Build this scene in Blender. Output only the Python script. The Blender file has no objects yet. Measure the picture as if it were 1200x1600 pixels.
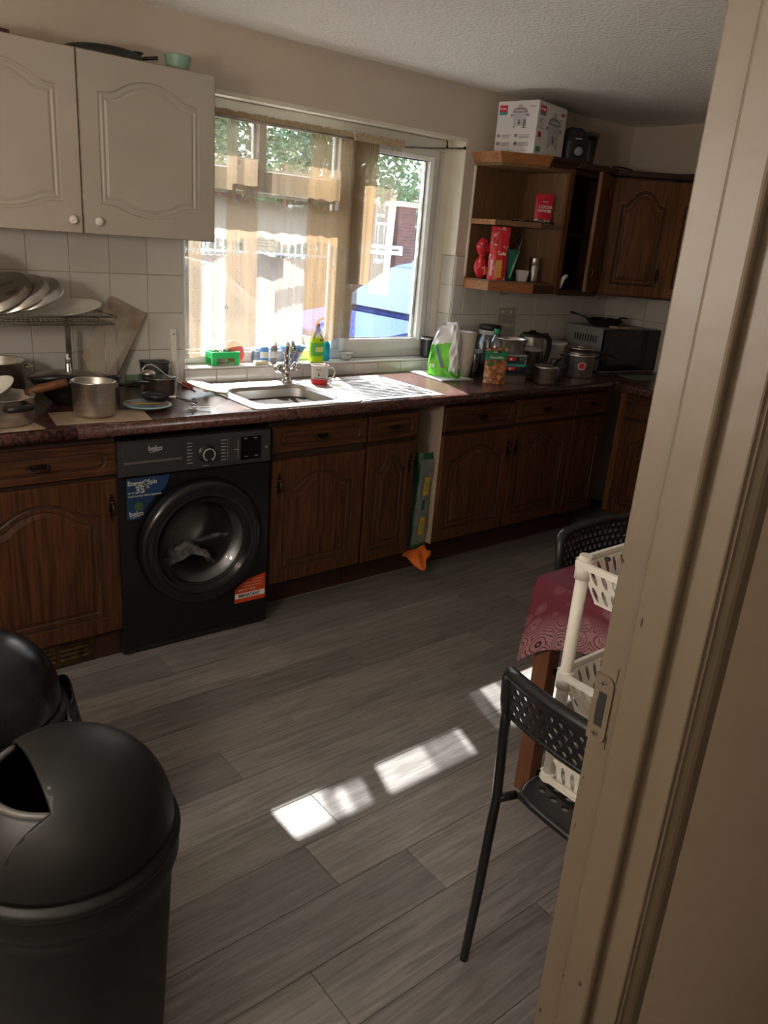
import bpy, math, random
from math import sin, cos, pi, radians, sqrt, atan2, hypot
from mathutils import Vector, Matrix
random.seed(7)
SC = bpy.context.scene
# ------------------------------------------------------------------ camera
YAW, PIT, ROL, FPX = radians(40.21), radians(-19.25), radians(4.56), 1216.35
CAM = Vector((0.0, -3.12, 1.55))
_f = Vector((sin(YAW)*cos(PIT), cos(YAW)*cos(PIT), sin(PIT)))
_r0 = Vector((cos(YAW), -sin(YAW), 0)); _u0 = _r0.cross(_f)
_r = _r0*cos(ROL) + _u0*sin(ROL); _u = _u0*cos(ROL) - _r0*sin(ROL)
cd = bpy.data.cameras.new('camera'); co = bpy.data.objects.new('camera', cd); SC.collection.objects.link(co)
co.matrix_world = Matrix(((_r.x, _u.x, -_f.x, CAM.x), (_r.y, _u.y, -_f.y, CAM.y), (_r.z, _u.z, -_f.z, CAM.z), (0, 0, 0, 1)))
cd.sensor_fit = 'HORIZONTAL'; cd.sensor_width = 36.0; cd.lens = FPX/1200*36.0; cd.clip_start = 0.02; cd.clip_end = 200
SC.camera = co
# ------------------------------------------------------------------ world, sun, exposure
SUN_DIR = Vector((-0.33, -1.0, -1.06))
W = bpy.data.worlds.new('World'); SC.world = W; W.use_nodes = True
nt = W.node_tree; bg = nt.nodes['Background']
sky = nt.nodes.new('ShaderNodeTexSky'); sky.sky_type = 'NISHITA'; sky.sun_disc = False
sky.sun_elevation = radians(45); sky.sun_rotation = radians(18); sky.air_density = 1.2; sky.dust_density = 2.0
nt.links.new(sky.outputs[0], bg.inputs[0]); bg.inputs[1].default_value = 0.9
sd = bpy.data.lights.new('sun', 'SUN'); so = bpy.data.objects.new('sun', sd); SC.collection.objects.link(so)
sd.energy = 90.0; sd.angle = radians(0.6); sd.color = (1.0, 0.95, 0.87)
so.rotation_euler = SUN_DIR.to_track_quat('-Z', 'Y').to_euler(); so.location = (4, 6, 6)
vs = SC.view_settings; SC.display_settings.display_device = 'sRGB'
vs.view_transform = 'Standard'; vs.look = 'None'; vs.gamma = 1.0; vs.use_curve_mapping = False; vs.exposure = 0.5
cy = SC.cycles
cy.use_denoising = True; cy.max_bounces = 10; cy.diffuse_bounces = 6; cy.glossy_bounces = 5; cy.transmission_bounces = 8
cy.transparent_max_bounces = 16; cy.sample_clamp_indirect = 40.0; cy.caustics_reflective = True; cy.caustics_refractive = False
cy.blur_glossy = 1.0
try: cy.denoiser = 'OPENIMAGEDENOISE'
except Exception: pass

# ------------------------------------------------------------------ helpers
def ray(u, v): return (_r*((u-600)/FPX) - _u*((v-800)/FPX) + _f)
def on(u, v, ax, val):
    d = ray(u, v); t = (val-CAM[ax])/d[ax]; return CAM + d*t
def proj(P):
    q = Vector(P)-CAM; z = q.dot(_f); return 600+FPX*q.dot(_r)/z, 800-FPX*q.dot(_u)/z, z
def stand(u, vb, w, vt, z0=0.905):
    """round thing on the plane z0: lowest seen point (u,vb), width w px, rim centre at row vt -> x, y, r, h"""
    p = on(u, vb, 2, z0); dx, dy = p.x-CAM.x, p.y-CAM.y; L = hypot(dx, dy)
    dep = proj(p)[2]; r = w/2*dep/FPX*1.0
    x, y = p.x+dx/L*r, p.y+dy/L*r
    h = 0.0
    for _ in range(400):
        if proj((x, y, z0+h))[1] <= vt: break
        h += .002
    return x, y, r, h

class B:
    def __init__(s): s.v = []; s.f = []; s.m = []; s.s = []
    def add(s, vs, fs, mi=0, sm=False, M=None):
        n = len(s.v)
        s.v += [tuple(M @ Vector(p)) for p in vs] if M is not None else [tuple(p) for p in vs]
        for f in fs: s.f.append([i+n for i in f]); s.m.append(mi); s.s.append(sm)
        return s
    def box(s, x0, x1, y0, y1, z0, z1, mi=0, M=None):
        v = [(x0,y0,z0),(x1,y0,z0),(x1,y1,z0),(x0,y1,z0),(x0,y0,z1),(x1,y0,z1),(x1,y1,z1),(x0,y1,z1)]
        return s.add(v, [(0,3,2,1),(4,5,6,7),(0,1,5,4),(1,2,6,5),(2,3,7,6),(3,0,4,7)], mi, False, M)
    def prism(s, poly, a, b, ax=2, mi=0, sm=False, M=None):
        n = len(poly)
        def P(p, h): return (p[0], p[1], h) if ax == 2 else ((p[0], h, p[1]) if ax == 1 else (h, p[0], p[1]))
        v = [P(p, a) for p in poly] + [P(p, b) for p in poly]
        s.add(v, [list(range(n))[::-1], list(range(n, 2*n))], mi, False, M)
        return s.add(v, [(i, (i+1) % n, n+(i+1) % n, n+i) for i in range(n)], mi, sm, M)
    def lathe(s, prof, n=28, c=(0, 0, 0), mi=0, sm=True, M=None, sx=1, sy=1, a0=0, a1=2*pi):
        full = abs(a1-a0-2*pi) < 1e-6; k = n if full else n+1
        v = []; f = []
        for r, z in prof:
            for i in range(k):
                a = a0+(a1-a0)*i/n; v.append((c[0]+r*cos(a)*sx, c[1]+r*sin(a)*sy, c[2]+z))
        for j in range(len(prof)-1):
            for i in range(n):
                i2 = (i+1) % k; f.append((j*k+i, j*k+i2, (j+1)*k+i2, (j+1)*k+i))
        return s.add(v, f, mi, sm, M)
    def cyl(s, r, z0, z1, n=20, c=(0, 0, 0), mi=0, M=None, r2=None):
        r2 = r if r2 is None else r2
        s.lathe([(r, z0), (r2, z1)], n, c, mi, True, M)
        s.add([(c[0]+r*cos(2*pi*i/n), c[1]+r*sin(2*pi*i/n), c[2]+z0) for i in range(n)], [list(range(n))[::-1]], mi, False, M)
        return s.add([(c[0]+r2*cos(2*pi*i/n), c[1]+r2*sin(2*pi*i/n), c[2]+z1) for i in range(n)], [list(range(n))], mi, False, M)
    def tube(s, pts, r, n=8, mi=0, closed=False, M=None, flat=1.0):
        pts = [Vector(p) for p in pts]; m = len(pts); rs = r if isinstance(r, (list, tuple)) else [r]*m
        v = []; prev = None
        for i, p in enumerate(pts):
            if closed: t = pts[(i+1) % m]-pts[i-1]
            else: t = pts[min(i+1, m-1)]-pts[max(i-1, 0)]
            t = t.normalized()
            if prev is None:
                a = Vector((0, 0, 1)) if abs(t.z) < .9 else Vector((1, 0, 0)); nx = t.cross(a).normalized()
            else: nx = (prev-t*prev.dot(t)).normalized()
            prev = nx; ny = t.cross(nx)
            for k in range(n):
                a = 2*pi*k/n; v.append(p+nx*cos(a)*rs[i]+ny*sin(a)*rs[i]*flat)
        f = [(i*n+k, i*n+(k+1) % n, ((i+1) % m)*n+(k+1) % n, ((i+1) % m)*n+k) for i in range(m if closed else m-1) for k in range(n)]
        s.add(v, f, mi, True, M)
        if not closed: s.add(v, [list(range(n))[::-1], [(m-1)*n+k for k in range(n)]], mi, False, M)
        return s
    def sphere(s, r, c=(0, 0, 0), n=16, m=10, mi=0, sc=(1, 1, 1), M=None):
        v = []; f = []
        for j in range(m+1):
            t = -pi/2+pi*j/m
            for i in range(n): a = 2*pi*i/n; v.append((c[0]+r*cos(t)*cos(a)*sc[0], c[1]+r*cos(t)*sin(a)*sc[1], c[2]+r*sin(t)*sc[2]))
        for j in range(m):
            for i in range(n): f.append((j*n+i, j*n+(i+1) % n, (j+1)*n+(i+1) % n, (j+1)*n+i))
        return s.add(v, f, mi, True, M)
    def grid(s, fn, nu, nv, mi=0, sm=True, M=None, th=0):
        v = [fn(i/nu, j/nv) for j in range(nv+1) for i in range(nu+1)]
        f = [(j*(nu+1)+i, j*(nu+1)+i+1, (j+1)*(nu+1)+i+1, (j+1)*(nu+1)+i) for j in range(nv) for i in range(nu)]
        return s.add(v, f, mi, sm, M)
    def rings(s, rings, mis, cap=True, sm=False, M=None):
        n = len(rings[0]); v = [p for r in rings for p in r]
        for j in range(len(rings)-1):
            s.add(v, [(j*n+i, j*n+(i+1) % n, (j+1)*n+(i+1) % n, (j+1)*n+i) for i in range(n)], mis[j], sm, M)
        if cap: s.add(rings[-1], [list(range(n))], mis[-1], False, M)
        return s
    def mesh(s, name, mats):
        me = bpy.data.meshes.new(name); me.from_pydata(s.v, [], s.f)
        for m in (mats if isinstance(mats, (list, tuple)) else [mats]): me.materials.append(m)
        me.polygons.foreach_set('material_index', s.m); me.polygons.foreach_set('use_smooth', s.s); me.update()
        return me
    def build(s, name, mats, parent=None, loc=None, rot=None, bev=0, seg=2, solid=0, sub=0, merge=True):
        o = bpy.data.objects.new(name, s.mesh(name, mats)); SC.collection.objects.link(o)
        if merge:
            import bmesh
            bm = bmesh.new(); bm.from_mesh(o.data); bmesh.ops.remove_doubles(bm, verts=bm.verts, dist=1e-6)
            bm.to_mesh(o.data); bm.free()
        if parent is not None: o.parent = parent
        if loc is not None: o.location = loc
        if rot is not None: o.rotation_euler = rot
        if solid: m = o.modifiers.new('s', 'SOLIDIFY'); m.thickness = solid; m.offset = 0
        if bev: m = o.modifiers.new('b', 'BEVEL'); m.width = bev; m.segments = seg; m.limit_method = 'ANGLE'; m.angle_limit = radians(40)
        if sub: m = o.modifiers.new('u', 'SUBSURF'); m.levels = sub; m.render_levels = sub
        return o

def tag(o, label=None, cat=None, group=None, kind=None):
    if label: o['label'] = label
    if cat: o['category'] = cat
    if group: o['group'] = group
    if kind: o['kind'] = kind
    return o
def thing(name, label, cat, loc=(0, 0, 0), rz=0, group=None, rot=None):
    o = bpy.data.objects.new(name, None); SC.collection.objects.link(o); o.empty_display_size = .05
    o.location = loc; o.rotation_euler = rot if rot else (0, 0, rz)
    return tag(o, label, cat, group)
def struct(o): o['kind'] = 'structure'; return o
def dup(root, loc, rz=None, label=None):
    r = root.copy(); SC.collection.objects.link(r); r.location = loc
    if rz is not None: r.rotation_euler = (0, 0, rz)
    if label: r['label'] = label
    for ch in root.children:
        c = ch.copy(); SC.collection.objects.link(c); c.parent = r
        for g in ch.children:
            d = g.copy(); SC.collection.objects.link(d); d.parent = c
    return r
def text(body, size, mat, parent, loc, rot=(pi/2, 0, 0), name='lettering', bold=0.0, ext=.0004, sx=1.0, align='LEFT'):
    cu = bpy.data.curves.new('t', 'FONT'); cu.body = body; cu.size = size; cu.extrude = ext; cu.offset = bold; cu.align_x = align
    cu.resolution_u = 3
    t = bpy.data.objects.new('t', cu); SC.collection.objects.link(t)
    me = bpy.data.meshes.new_from_object(t.evaluated_get(bpy.context.evaluated_depsgraph_get()))
    bpy.data.objects.remove(t); me.materials.clear(); me.materials.append(mat)
    o = bpy.data.objects.new(name, me); SC.collection.objects.link(o); o.parent = parent; o.location = loc; o.rotation_euler = rot; o.scale = (sx, 1, 1)
    return o

# ------------------------------------------------------------------ materials
def mat(name, col=(.8, .8, .8), rough=.5, metal=0, col2=None, scale=20, stretch=(1, 1, 1), contrast=(.35, .65), bump=0, bscale=60,
        bstretch=(1, 1, 1), alpha=1, spec=None, coat=0, detail=4, objrand=0, trans=0, distort=0, emis=0, specks=None, rvar=0, sss=0):
    m = bpy.data.materials.new(name); m.use_nodes = True; n = m.node_tree.nodes; l = m.node_tree.links; p = n['Principled BSDF']
    p.inputs['Base Color'].default_value = (*col, 1); p.inputs['Roughness'].default_value = rough; p.inputs['Metallic'].default_value = metal
    if spec is not None: p.inputs['Specular IOR Level'].default_value = spec
    if coat: p.inputs['Coat Weight'].default_value = coat; p.inputs['Coat Roughness'].default_value = .15
    if trans: p.inputs['Transmission Weight'].default_value = trans; p.inputs['IOR'].default_value = 1.3
    if alpha < 1: p.inputs['Alpha'].default_value = alpha
    if sss: p.inputs['Subsurface Weight'].default_value = sss; p.inputs['Subsurface Radius'].default_value = (.02, .02, .02)
    if emis: p.inputs['Emission Color'].default_value = (*col, 1); p.inputs['Emission Strength'].default_value = emis
    tc = n.new('ShaderNodeTexCoord'); last = None
    vec = tc.outputs['Object']
    if objrand:
        oi = n.new('ShaderNodeObjectInfo'); mu = n.new('ShaderNodeVectorMath'); mu.operation = 'SCALE'; mu.inputs[0].default_value = (37, 17, 53)
        l.new(oi.outputs['Random'], mu.inputs['Scale']); ad = n.new('ShaderNodeVectorMath'); ad.operation = 'ADD'
        l.new(vec, ad.inputs[0]); l.new(mu.outputs[0], ad.inputs[1]); vec = ad.outputs[0]
    def noise(sc, st, det, dist=0):
        mp = n.new('ShaderNodeMapping'); mp.inputs['Scale'].default_value = st; l.new(vec, mp.inputs['Vector'])
        t = n.new('ShaderNodeTexNoise'); t.inputs['Scale'].default_value = sc; t.inputs['Detail'].default_value = det; t.inputs['Distortion'].default_value = dist
        l.new(mp.outputs[0], t.inputs['Vector']); return t.outputs['Fac']
    if col2 is not None:
        r = n.new('ShaderNodeMapRange'); r.inputs['From Min'].default_value = contrast[0]; r.inputs['From Max'].default_value = contrast[1]
        l.new(noise(scale, stretch, detail, distort), r.inputs['Value'])
        mx = n.new('ShaderNodeMix'); mx.data_type = 'RGBA'; mx.inputs['A'].default_value = (*col, 1); mx.inputs['B'].default_value = (*col2, 1)
        l.new(r.outputs[0], mx.inputs['Factor']); last = mx.outputs['Result']
    if specks:                                             # (colour, noise scale, threshold): chips and dirt spots
        r = n.new('ShaderNodeMapRange'); r.inputs['From Min'].default_value = specks[2]; r.inputs['From Max'].default_value = specks[2]+.03
        l.new(noise(specks[1], (1, 1, 1), 3), r.inputs['Value'])
        mx = n.new('ShaderNodeMix'); mx.data_type = 'RGBA'; mx.inputs['A'].default_value = (*col, 1); mx.inputs['B'].default_value = (*specks[0], 1)
        if last is not None: l.new(last, mx.inputs['A'])
        l.new(r.outputs[0], mx.inputs['Factor']); last = mx.outputs['Result']
    if objrand:
        hs = n.new('ShaderNodeHueSaturation'); r = n.new('ShaderNodeMapRange'); r.inputs['To Min'].default_value = 1-objrand; r.inputs['To Max'].default_value = 1+objrand
        l.new(oi.outputs['Random'], r.inputs['Value']); l.new(r.outputs[0], hs.inputs['Value'])
        if last is not None: l.new(last, hs.inputs['Color'])
        else: hs.inputs['Color'].default_value = (*col, 1)
        last = hs.outputs[0]
    if last is not None: l.new(last, p.inputs['Base Color'])
    if rvar:
        r = n.new('ShaderNodeMapRange'); r.inputs['To Min'].default_value = rough-rvar; r.inputs['To Max'].default_value = rough+rvar
        l.new(noise(6, (1, 1, 1), 4), r.inputs['Value']); l.new(r.outputs[0], p.inputs['Roughness'])
    if bump:
        b = n.new('ShaderNodeBump'); b.inputs['Strength'].default_value = bump; b.inputs['Distance'].default_value = .01
        l.new(noise(bscale, bstretch, 3), b.inputs['Height']); l.new(b.outputs[0], p.inputs['Normal'])
    return m
M = {}
oakA, oakB = (.185, .076, .025), (.085, .031, .010)
M['oak_v'] = mat('oak_vertical_grain', oakA, .50, spec=.3, col2=oakB, scale=9, stretch=(9, 9, .55), bump=.12, bscale=40, bstretch=(6, 6, .3), objrand=.10, distort=.3)
M['oak_h'] = mat('oak_horizontal_grain', oakA, .50, spec=.3, col2=oakB, scale=9, stretch=(.55, 9, 9), bump=.12, bscale=40, bstretch=(.3, 6, 6), objrand=.10, distort=.3)
baseA, baseB = (.100, .036, .012), (.040, .013, .005)  # wall-unit oak darkened: the dim light low down is put into the colour
M['base_v'] = mat('shaded_oak_vertical_grain', baseA, .48, spec=.35, col2=baseB, scale=9, stretch=(9, 9, .55), bump=.12, bscale=40, bstretch=(6, 6, .3), objrand=.10, distort=.3)
M['base_h'] = mat('shaded_oak_horizontal_grain', baseA, .48, spec=.35, col2=baseB, scale=9, stretch=(.55, 9, 9), bump=.12, bscale=40, bstretch=(.3, 6, 6), objrand=.10, distort=.3)
M['oak_groove'] = mat('oak_dark_glaze', (.030, .011, .005), .5, col2=(.055, .02, .008), scale=25)
M['oak_worn'] = mat('oak_worn_edge', (.40, .18, .07), .6, col2=(.25, .10, .035), scale=14, stretch=(.6, 6, 6))
M['oak_light'] = mat('oak_veneer_inside', (.20, .105, .045), .55, col2=(.14, .07, .028), scale=8, stretch=(8, 8, .6), distort=.3)
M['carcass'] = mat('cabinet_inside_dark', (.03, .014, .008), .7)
M['plinth'] = mat('mahogany_plinth', (.050, .016, .008), .5, col2=(.03, .010, .006), scale=6, stretch=(.5, 5, 5))
M['beige'] = mat('beige_melamine', (.42, .33, .25), .6)
M['bronze'] = mat('aged_bronze', (.10, .075, .045), .38, 1, col2=(.03, .022, .014), scale=60)
M['brass'] = mat('dirty_brass', (.17, .11, .045), .5, 1, col2=(.07, .045, .02), scale=40)
M['worktop'] = mat('mottled_brown_laminate', (.115, .045, .037), .26, col2=(.040, .018, .015), scale=70, contrast=(.4, .6), specks=((.16, .085, .065), 160, .62), bump=.03, bscale=200)
M['white_door'] = mat('grubby_cream_vinyl', (.48, .44, .38), .42, col2=(.43, .39, .33), scale=2.2, specks=((.40, .33, .27), 60, .755))
M['white_groove'] = mat('grimy_cream_groove', (.38, .33, .27), .5)
M['grime'] = mat('grime_edge', (.25, .18, .13), .7, col2=(.38, .32, .25), scale=30)
M['wall'] = mat('cream_painted_plaster', (.66, .58, .49), .75, col2=(.61, .53, .44), scale=1.3, bump=.06, bscale=90)
M['ceiling'] = mat('artex_white', (.93, .915, .88), .85, bump=.8, bscale=75)
M['tile'] = mat('glazed_white_tile', (.66, .645, .60), .20, col2=(.60, .58, .53), scale=3, objrand=.035)
M['grout'] = mat('dirty_grout', (.44, .40, .34), .9, col2=(.32, .26, .19), scale=7)
M['floor'] = mat('vinyl_plank_grain', (.285, .262, .252), .30, col2=(.140, .125, .118), scale=6, stretch=(.8, 12, 1), distort=.9, objrand=.24, bump=.14, bscale=30, bstretch=(.6, 14, 1), contrast=(.30, .70), detail=8)
M['floor_gap'] = mat('plank_joint', (.02, .017, .015), .8)
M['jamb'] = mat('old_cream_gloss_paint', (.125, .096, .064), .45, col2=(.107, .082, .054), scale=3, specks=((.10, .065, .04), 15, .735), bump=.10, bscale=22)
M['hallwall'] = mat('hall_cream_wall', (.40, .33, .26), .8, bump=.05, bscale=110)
M['upvc'] = mat('white_upvc', (.72, .72, .69), .30, col2=(.66, .65, .60), scale=8)
M['reveal'] = mat('reveal_white_gloss', (.80, .76, .66), .45, col2=(.72, .67, .56), scale=5)
M['gasket'] = mat('black_gasket', (.008, .008, .009), .6)
M['steel'] = mat('brushed_steel', (.74, .72, .68), .33, 1, col2=(.56, .53, .49), scale=12, stretch=(1, 1, 6), rvar=.06)
M['steel_dark'] = mat('dull_steel', (.46, .44, .40), .38, 1, col2=(.22, .19, .165), scale=14)
M['steel_sink'] = mat('sink_steel', (.72, .71, .69), .36, 1, col2=(.62, .60, .57), scale=18, bump=.02)
M['chrome'] = mat('chrome', (.75, .75, .75), .10, 1)
M['black'] = mat('black_plastic', (.012, .012, .013), .35)
M['black_matt'] = mat('black_matt_coating', (.014, .014, .016), .55, col2=(.03, .028, .026), scale=20)
M['bin'] = mat('scuffed_black_bin_plastic', (.0060, .0060, .0062), .48, spec=.30, col2=(.013, .0125, .012), scale=3.5, contrast=(.4, .75), specks=((.16, .14, .11), 30, .755), bump=.03, bscale=500, rvar=.1)
M['bin_gloss'] = mat('glossy_black_bin_lid', (.007, .008, .010), .26, col2=(.012, .012, .015), scale=5, rvar=.08)
M['bag_black'] = mat('bin_liner', (.015, .015, .017), .3, bump=.6, bscale=40)
M['white'] = mat('white_plastic', (.80, .77, .70), .45)
M['white_clear'] = mat('translucent_white_plastic', (.78, .75, .69), .42, sss=.25)
M['paper'] = mat('white_paper', (.78, .77, .75), .7)
M['china'] = mat('white_china', (.68, .66, .60), .2)
M['greenmug'] = mat('sage_green_glaze', (.24, .36, .27), .3)
M['blueplate'] = mat('pale_blue_plastic', (.33, .47, .53), .35)
M['red'] = mat('red_plastic', (.62, .02, .03), .35)
M['darkred'] = mat('dark_red_print', (.40, .015, .03), .4)
M['green'] = mat('bright_green_plastic', (.03, .62, .16), .4, sss=.1)
M['dkgreen'] = mat('dark_green_print', (.02, .26, .11), .4)
M['blue'] = mat('blue_plastic', (.02, .22, .62), .35)
M['wood'] = mat('pine_brown_stain', (.22, .085, .035), .5, col2=(.16, .055, .022), scale=7, stretch=(8, 8, .6))
M['handle_wood'] = mat('brown_wood_handle', (.20, .075, .03), .5, col2=(.14, .05, .02), scale=30)
M['board'] = mat('worn_board', (.42, .32, .22), .6, col2=(.30, .22, .15), scale=12)
M['cutboard'] = mat('stained_plastic_board', (.50, .44, .36), .5, col2=(.30, .21, .15), scale=6, contrast=(.45, .7))
M['print_dark'] = mat('dark_print', (.03, .03, .035), .5)
M['print_grey'] = mat('grey_print', (.22, .22, .23), .5)
M['print_pink'] = mat('rose_print', (.55, .40, .40), .5)
M['silver_print'] = mat('silver_print', (.42, .42, .42), .4)
M['teal'] = mat('teal_print', (.05, .30, .30), .4)
def glassy(name, col, a, rough=.05):
    m = bpy.data.materials.new(name); m.use_nodes = True; n = m.node_tree.nodes; l = m.node_tree.links; n.remove(n['Principled BSDF'])
    out = n['Material Output']; tr = n.new('ShaderNodeBsdfTransparent'); tr.inputs[0].default_value = (*col, 1)
    gl = n.new('ShaderNodeBsdfGlossy'); gl.inputs['Roughness'].default_value = rough
    fr = n.new('ShaderNodeFresnel'); fr.inputs[0].default_value = 1.45; mx = n.new('ShaderNodeMixShader')
    ad = n.new('ShaderNodeMath'); ad.operation = 'MULTIPLY_ADD'; ad.inputs[1].default_value = .8; ad.inputs[2].default_value = a
    l.new(fr.outputs[0], ad.inputs[0]); l.new(ad.outputs[0], mx.inputs[0]); l.new(tr.outputs[0], mx.inputs[1]); l.new(gl.outputs[0], mx.inputs[2])
    l.new(mx.outputs[0], out.inputs[0]); return m
M['glass'] = glassy('clear_glass', (.82, .86, .86), .06)
M['tub'] = glassy('clear_plastic', (.80, .83, .86), .10, .2)
def dusty_glass():
    m = glassy('dusty_window_glass', (.93, .96, .98), .0, .03); n = m.node_tree.nodes; l = m.node_tree.links
    out = n['Material Output']; cur = out.inputs[0].links[0].from_socket
    df = n.new('ShaderNodeBsdfTranslucent'); df.inputs[0].default_value = (.9, .93, 1, 1)
    tc = n.new('ShaderNodeTexCoord'); a = n.new('ShaderNodeTexNoise'); a.inputs['Scale'].default_value = 130; a.inputs['Detail'].default_value = 2
    r = n.new('ShaderNodeMapRange'); r.inputs['From Min'].default_value = .60; r.inputs['From Max'].default_value = .75; r.inputs['To Min'].default_value = .0015; r.inputs['To Max'].default_value = .014
    l.new(tc.outputs['Object'], a.inputs['Vector']); l.new(a.outputs['Fac'], r.inputs['Value'])
    mx = n.new('ShaderNodeMixShader'); l.new(r.outputs[0], mx.inputs[0]); l.new(cur, mx.inputs[1]); l.new(df.outputs[0], mx.inputs[2]); l.new(mx.outputs[0], out.inputs[0])
    return m
M['pane'] = dusty_glass()
# ------------------------------------------------------------------ room shell
XL, XR, YF, YH, ZC = -1.0, 4.36, -2.75, -4.6, 2.29
WX0, WX1, WZ0, WZ1 = 1.456, 2.992, 0.957, 2.052
b = B(); b.box(XL, XR, YF-.1, 0, -.05, -.004); floor = struct(b.build('floor', M['floor_gap']))
def plank(L):
    b = B(); g = .0007; c = .0012; x1 = L-g; y1 = .1625-g
    o = [(g, g), (x1, g), (x1, y1), (g, y1)]; i = [(g+c, g+c), (x1-c, g+c), (x1-c, y1-c), (g+c, y1-c)]
    b.rings([[(x, y, -.004) for x, y in o], [(x, y, -.0006) for x, y in o], [(x, y, 0) for x, y in i]], [0, 0, 0]); return b.mesh('plank', M['floor'])
PL = 0.98; pm = plank(PL); starts = {0: 1.457, 1: 1.681, 2: 1.26, 3: 1.95, 4: 1.60, 5: 1.10, 6: .972, 7: 1.193, 8: .775, 9: 1.35, 10: .55}
for k in range(-3, 13):
    y0 = -.775-.1625*(k+1); x = starts.get(k, random.uniform(.4, 1.4))
    while x > XL: x -= PL
    while x < XR-.02:
        a, e = max(x, XL), min(x+PL, XR)
        if e-a > .03:
            if abs(e-a-PL) < 1e-6: o = bpy.data.objects.new('plank', pm)
            else: o = bpy.data.objects.new('plank', plank(e-a))
            SC.collection.objects.link(o); o.parent = floor; o.location = (a, y0, 0)
        x += PL
b = B(); b.box(XL-.6, XR, YH, YF-.1, -.05, -.004); struct(b.build('floor_hall', mat('hall_carpet', (.09, .07, .055), .95, bump=.5, bscale=300)))
b = B(); b.box(XL-.7, XR+.12, YH-.1, .3, ZC, ZC+.1); struct(b.build('ceiling', M['ceiling']))
# window wall as one mesh with its opening
b = B(); T = .21
b.box(XL-.1, WX0, 0, T, -.05, ZC); b.box(WX1, XR+.12, 0, T, -.05, ZC); b.box(WX0, WX1, 0, T, -.05, WZ0); b.box(WX0, WX1, 0, T, WZ1, ZC)
wall_back = struct(b.build('wall_back', M['wall']))
b = B(); b.box(XR, XR+.12, YH, 0, -.05, ZC); wall_right = struct(b.build('wall_right', M['wall']))
b = B(); b.box(XL-.1, XL, YF, 0, -.05, ZC); struct(b.build('wall_left', M['wall']))
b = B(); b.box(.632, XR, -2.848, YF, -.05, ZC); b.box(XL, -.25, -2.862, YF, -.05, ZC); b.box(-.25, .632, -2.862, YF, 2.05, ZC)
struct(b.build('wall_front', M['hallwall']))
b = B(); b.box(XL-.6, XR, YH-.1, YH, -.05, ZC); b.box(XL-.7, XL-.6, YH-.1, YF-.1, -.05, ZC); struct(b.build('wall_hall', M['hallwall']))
# glazed tiles, each its own piece
def tile_mesh(w, h, t=.006, g=.0013, c=.0016):
    b = B(); o = [(g, g), (w-g, g), (w-g, h-g), (g, h-g)]; i = [(g+c, g+c), (w-g-c, g+c), (w-g-c, h-g-c), (g+c, h-g-c)]
    b.rings([[(x, 0, z) for x, z in o], [(x, -t+c, z) for x, z in o], [(x, -t, z) for x, z in i]], [0, 0, 0]); return b.mesh('tile', M['tile'])
TM = {}
def tile(x, y, z, w, h, wall, rz=0):
    k = (round(w, 4), round(h, 4))
    if k not in TM: TM[k] = tile_mesh(w, h)
    o = bpy.data.objects.new('tile', TM[k]); SC.collection.objects.link(o); o.parent = wall; o.location = (x, y, z)
    o.rotation_euler = (random.uniform(-.004, .004), 0, rz+random.uniform(-.004, .004))
P_ = .1497; ZR = [1.497-P_*k for k in range(1, 5)]
for k in range(1, 9):
    for z in ZR: tile(1.4536-.1513*k, 0, z, .1513, P_, wall_back)
cols = [(2.994, .078)]+[(3.072+.149*i, .149) for i in range(9)]
for i, (x, w) in enumerate(cols):
    w = min(w, XR-x)
    if w < .02: continue
    for z in (ZR if i < 1 else ZR[1:]): tile(x, 0, z, w, P_, wall_back)
for i in range(10):
    w = min(.1513, WX1-(1.456+.1513*i)); tile(1.456+.1513*i, 0, .898, w, .0585, wall_back)
for j in range(9):
    for z in ZR[1:]: tile(XR, -.149*j, z, .149, P_, wall_right, -pi/2)
# grout backing, a hair behind the tile faces
b = B(); b.box(.24, 1.4536, -.0035, 0, .898, 1.499); b.box(2.994, XR, -.0035, 0, .898, 1.35); b.box(2.994, 3.072, -.0035, 0, 1.35, 1.499); b.box(1.4536, 2.994, -.0035, 0, .898, .957)
b.box(XR-.0035, XR, -1.35, 0, .898, 1.35)
struct(b.build('trim_1', M['grout']))
b = B(); b.box(1.456, 2.992, -.011, -.004, .893, .901); struct(b.build('trim_2', mat('rust_stained_sealant', (.30, .15, .07), .8, col2=(.42, .35, .27), scale=22, contrast=(.4, .55))))
# reveal lining: right cheek tiled up to tile height, painted boards above, sill board, head
for z in [1.497-P_*k for k in range(1, 4)]: tile(WX1, 0.003, z, .084, P_, wall_back, -pi/2) if False else None
for z in ZR[:3]:
    o = bpy.data.objects.new('tile', TM.setdefault(('r'), tile_mesh(.094, P_))); SC.collection.objects.link(o); o.parent = wall_back
    o.location = (WX1, .097, z); o.rotation_euler = (0, 0, -pi/2)
o = bpy.data.objects.new('tile', tile_mesh(.094, 1.048-.969)); SC.collection.objects.link(o); o.parent = wall_back; o.location = (WX1, .097, .969); o.rotation_euler = (0, 0, -pi/2)
b = B(); b.box(WX0, WX1, .0, .17, WZ0, .966); struct(b.build('trim_3', M['upvc'], bev=.003))
b = B(); b.box(WX1-.006, WX1, .0, .17, 1.50, WZ1); b.box(WX0, WX1, .0, .17, WZ1-.006, WZ1); b.box(WX0, WX0+.005, .0, .17, .966, WZ1)
b.box(WX0, WX1, -.004, .012, WZ1-.012, WZ1+.004)
struct(b.build('trim_4', M['reveal']))
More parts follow.
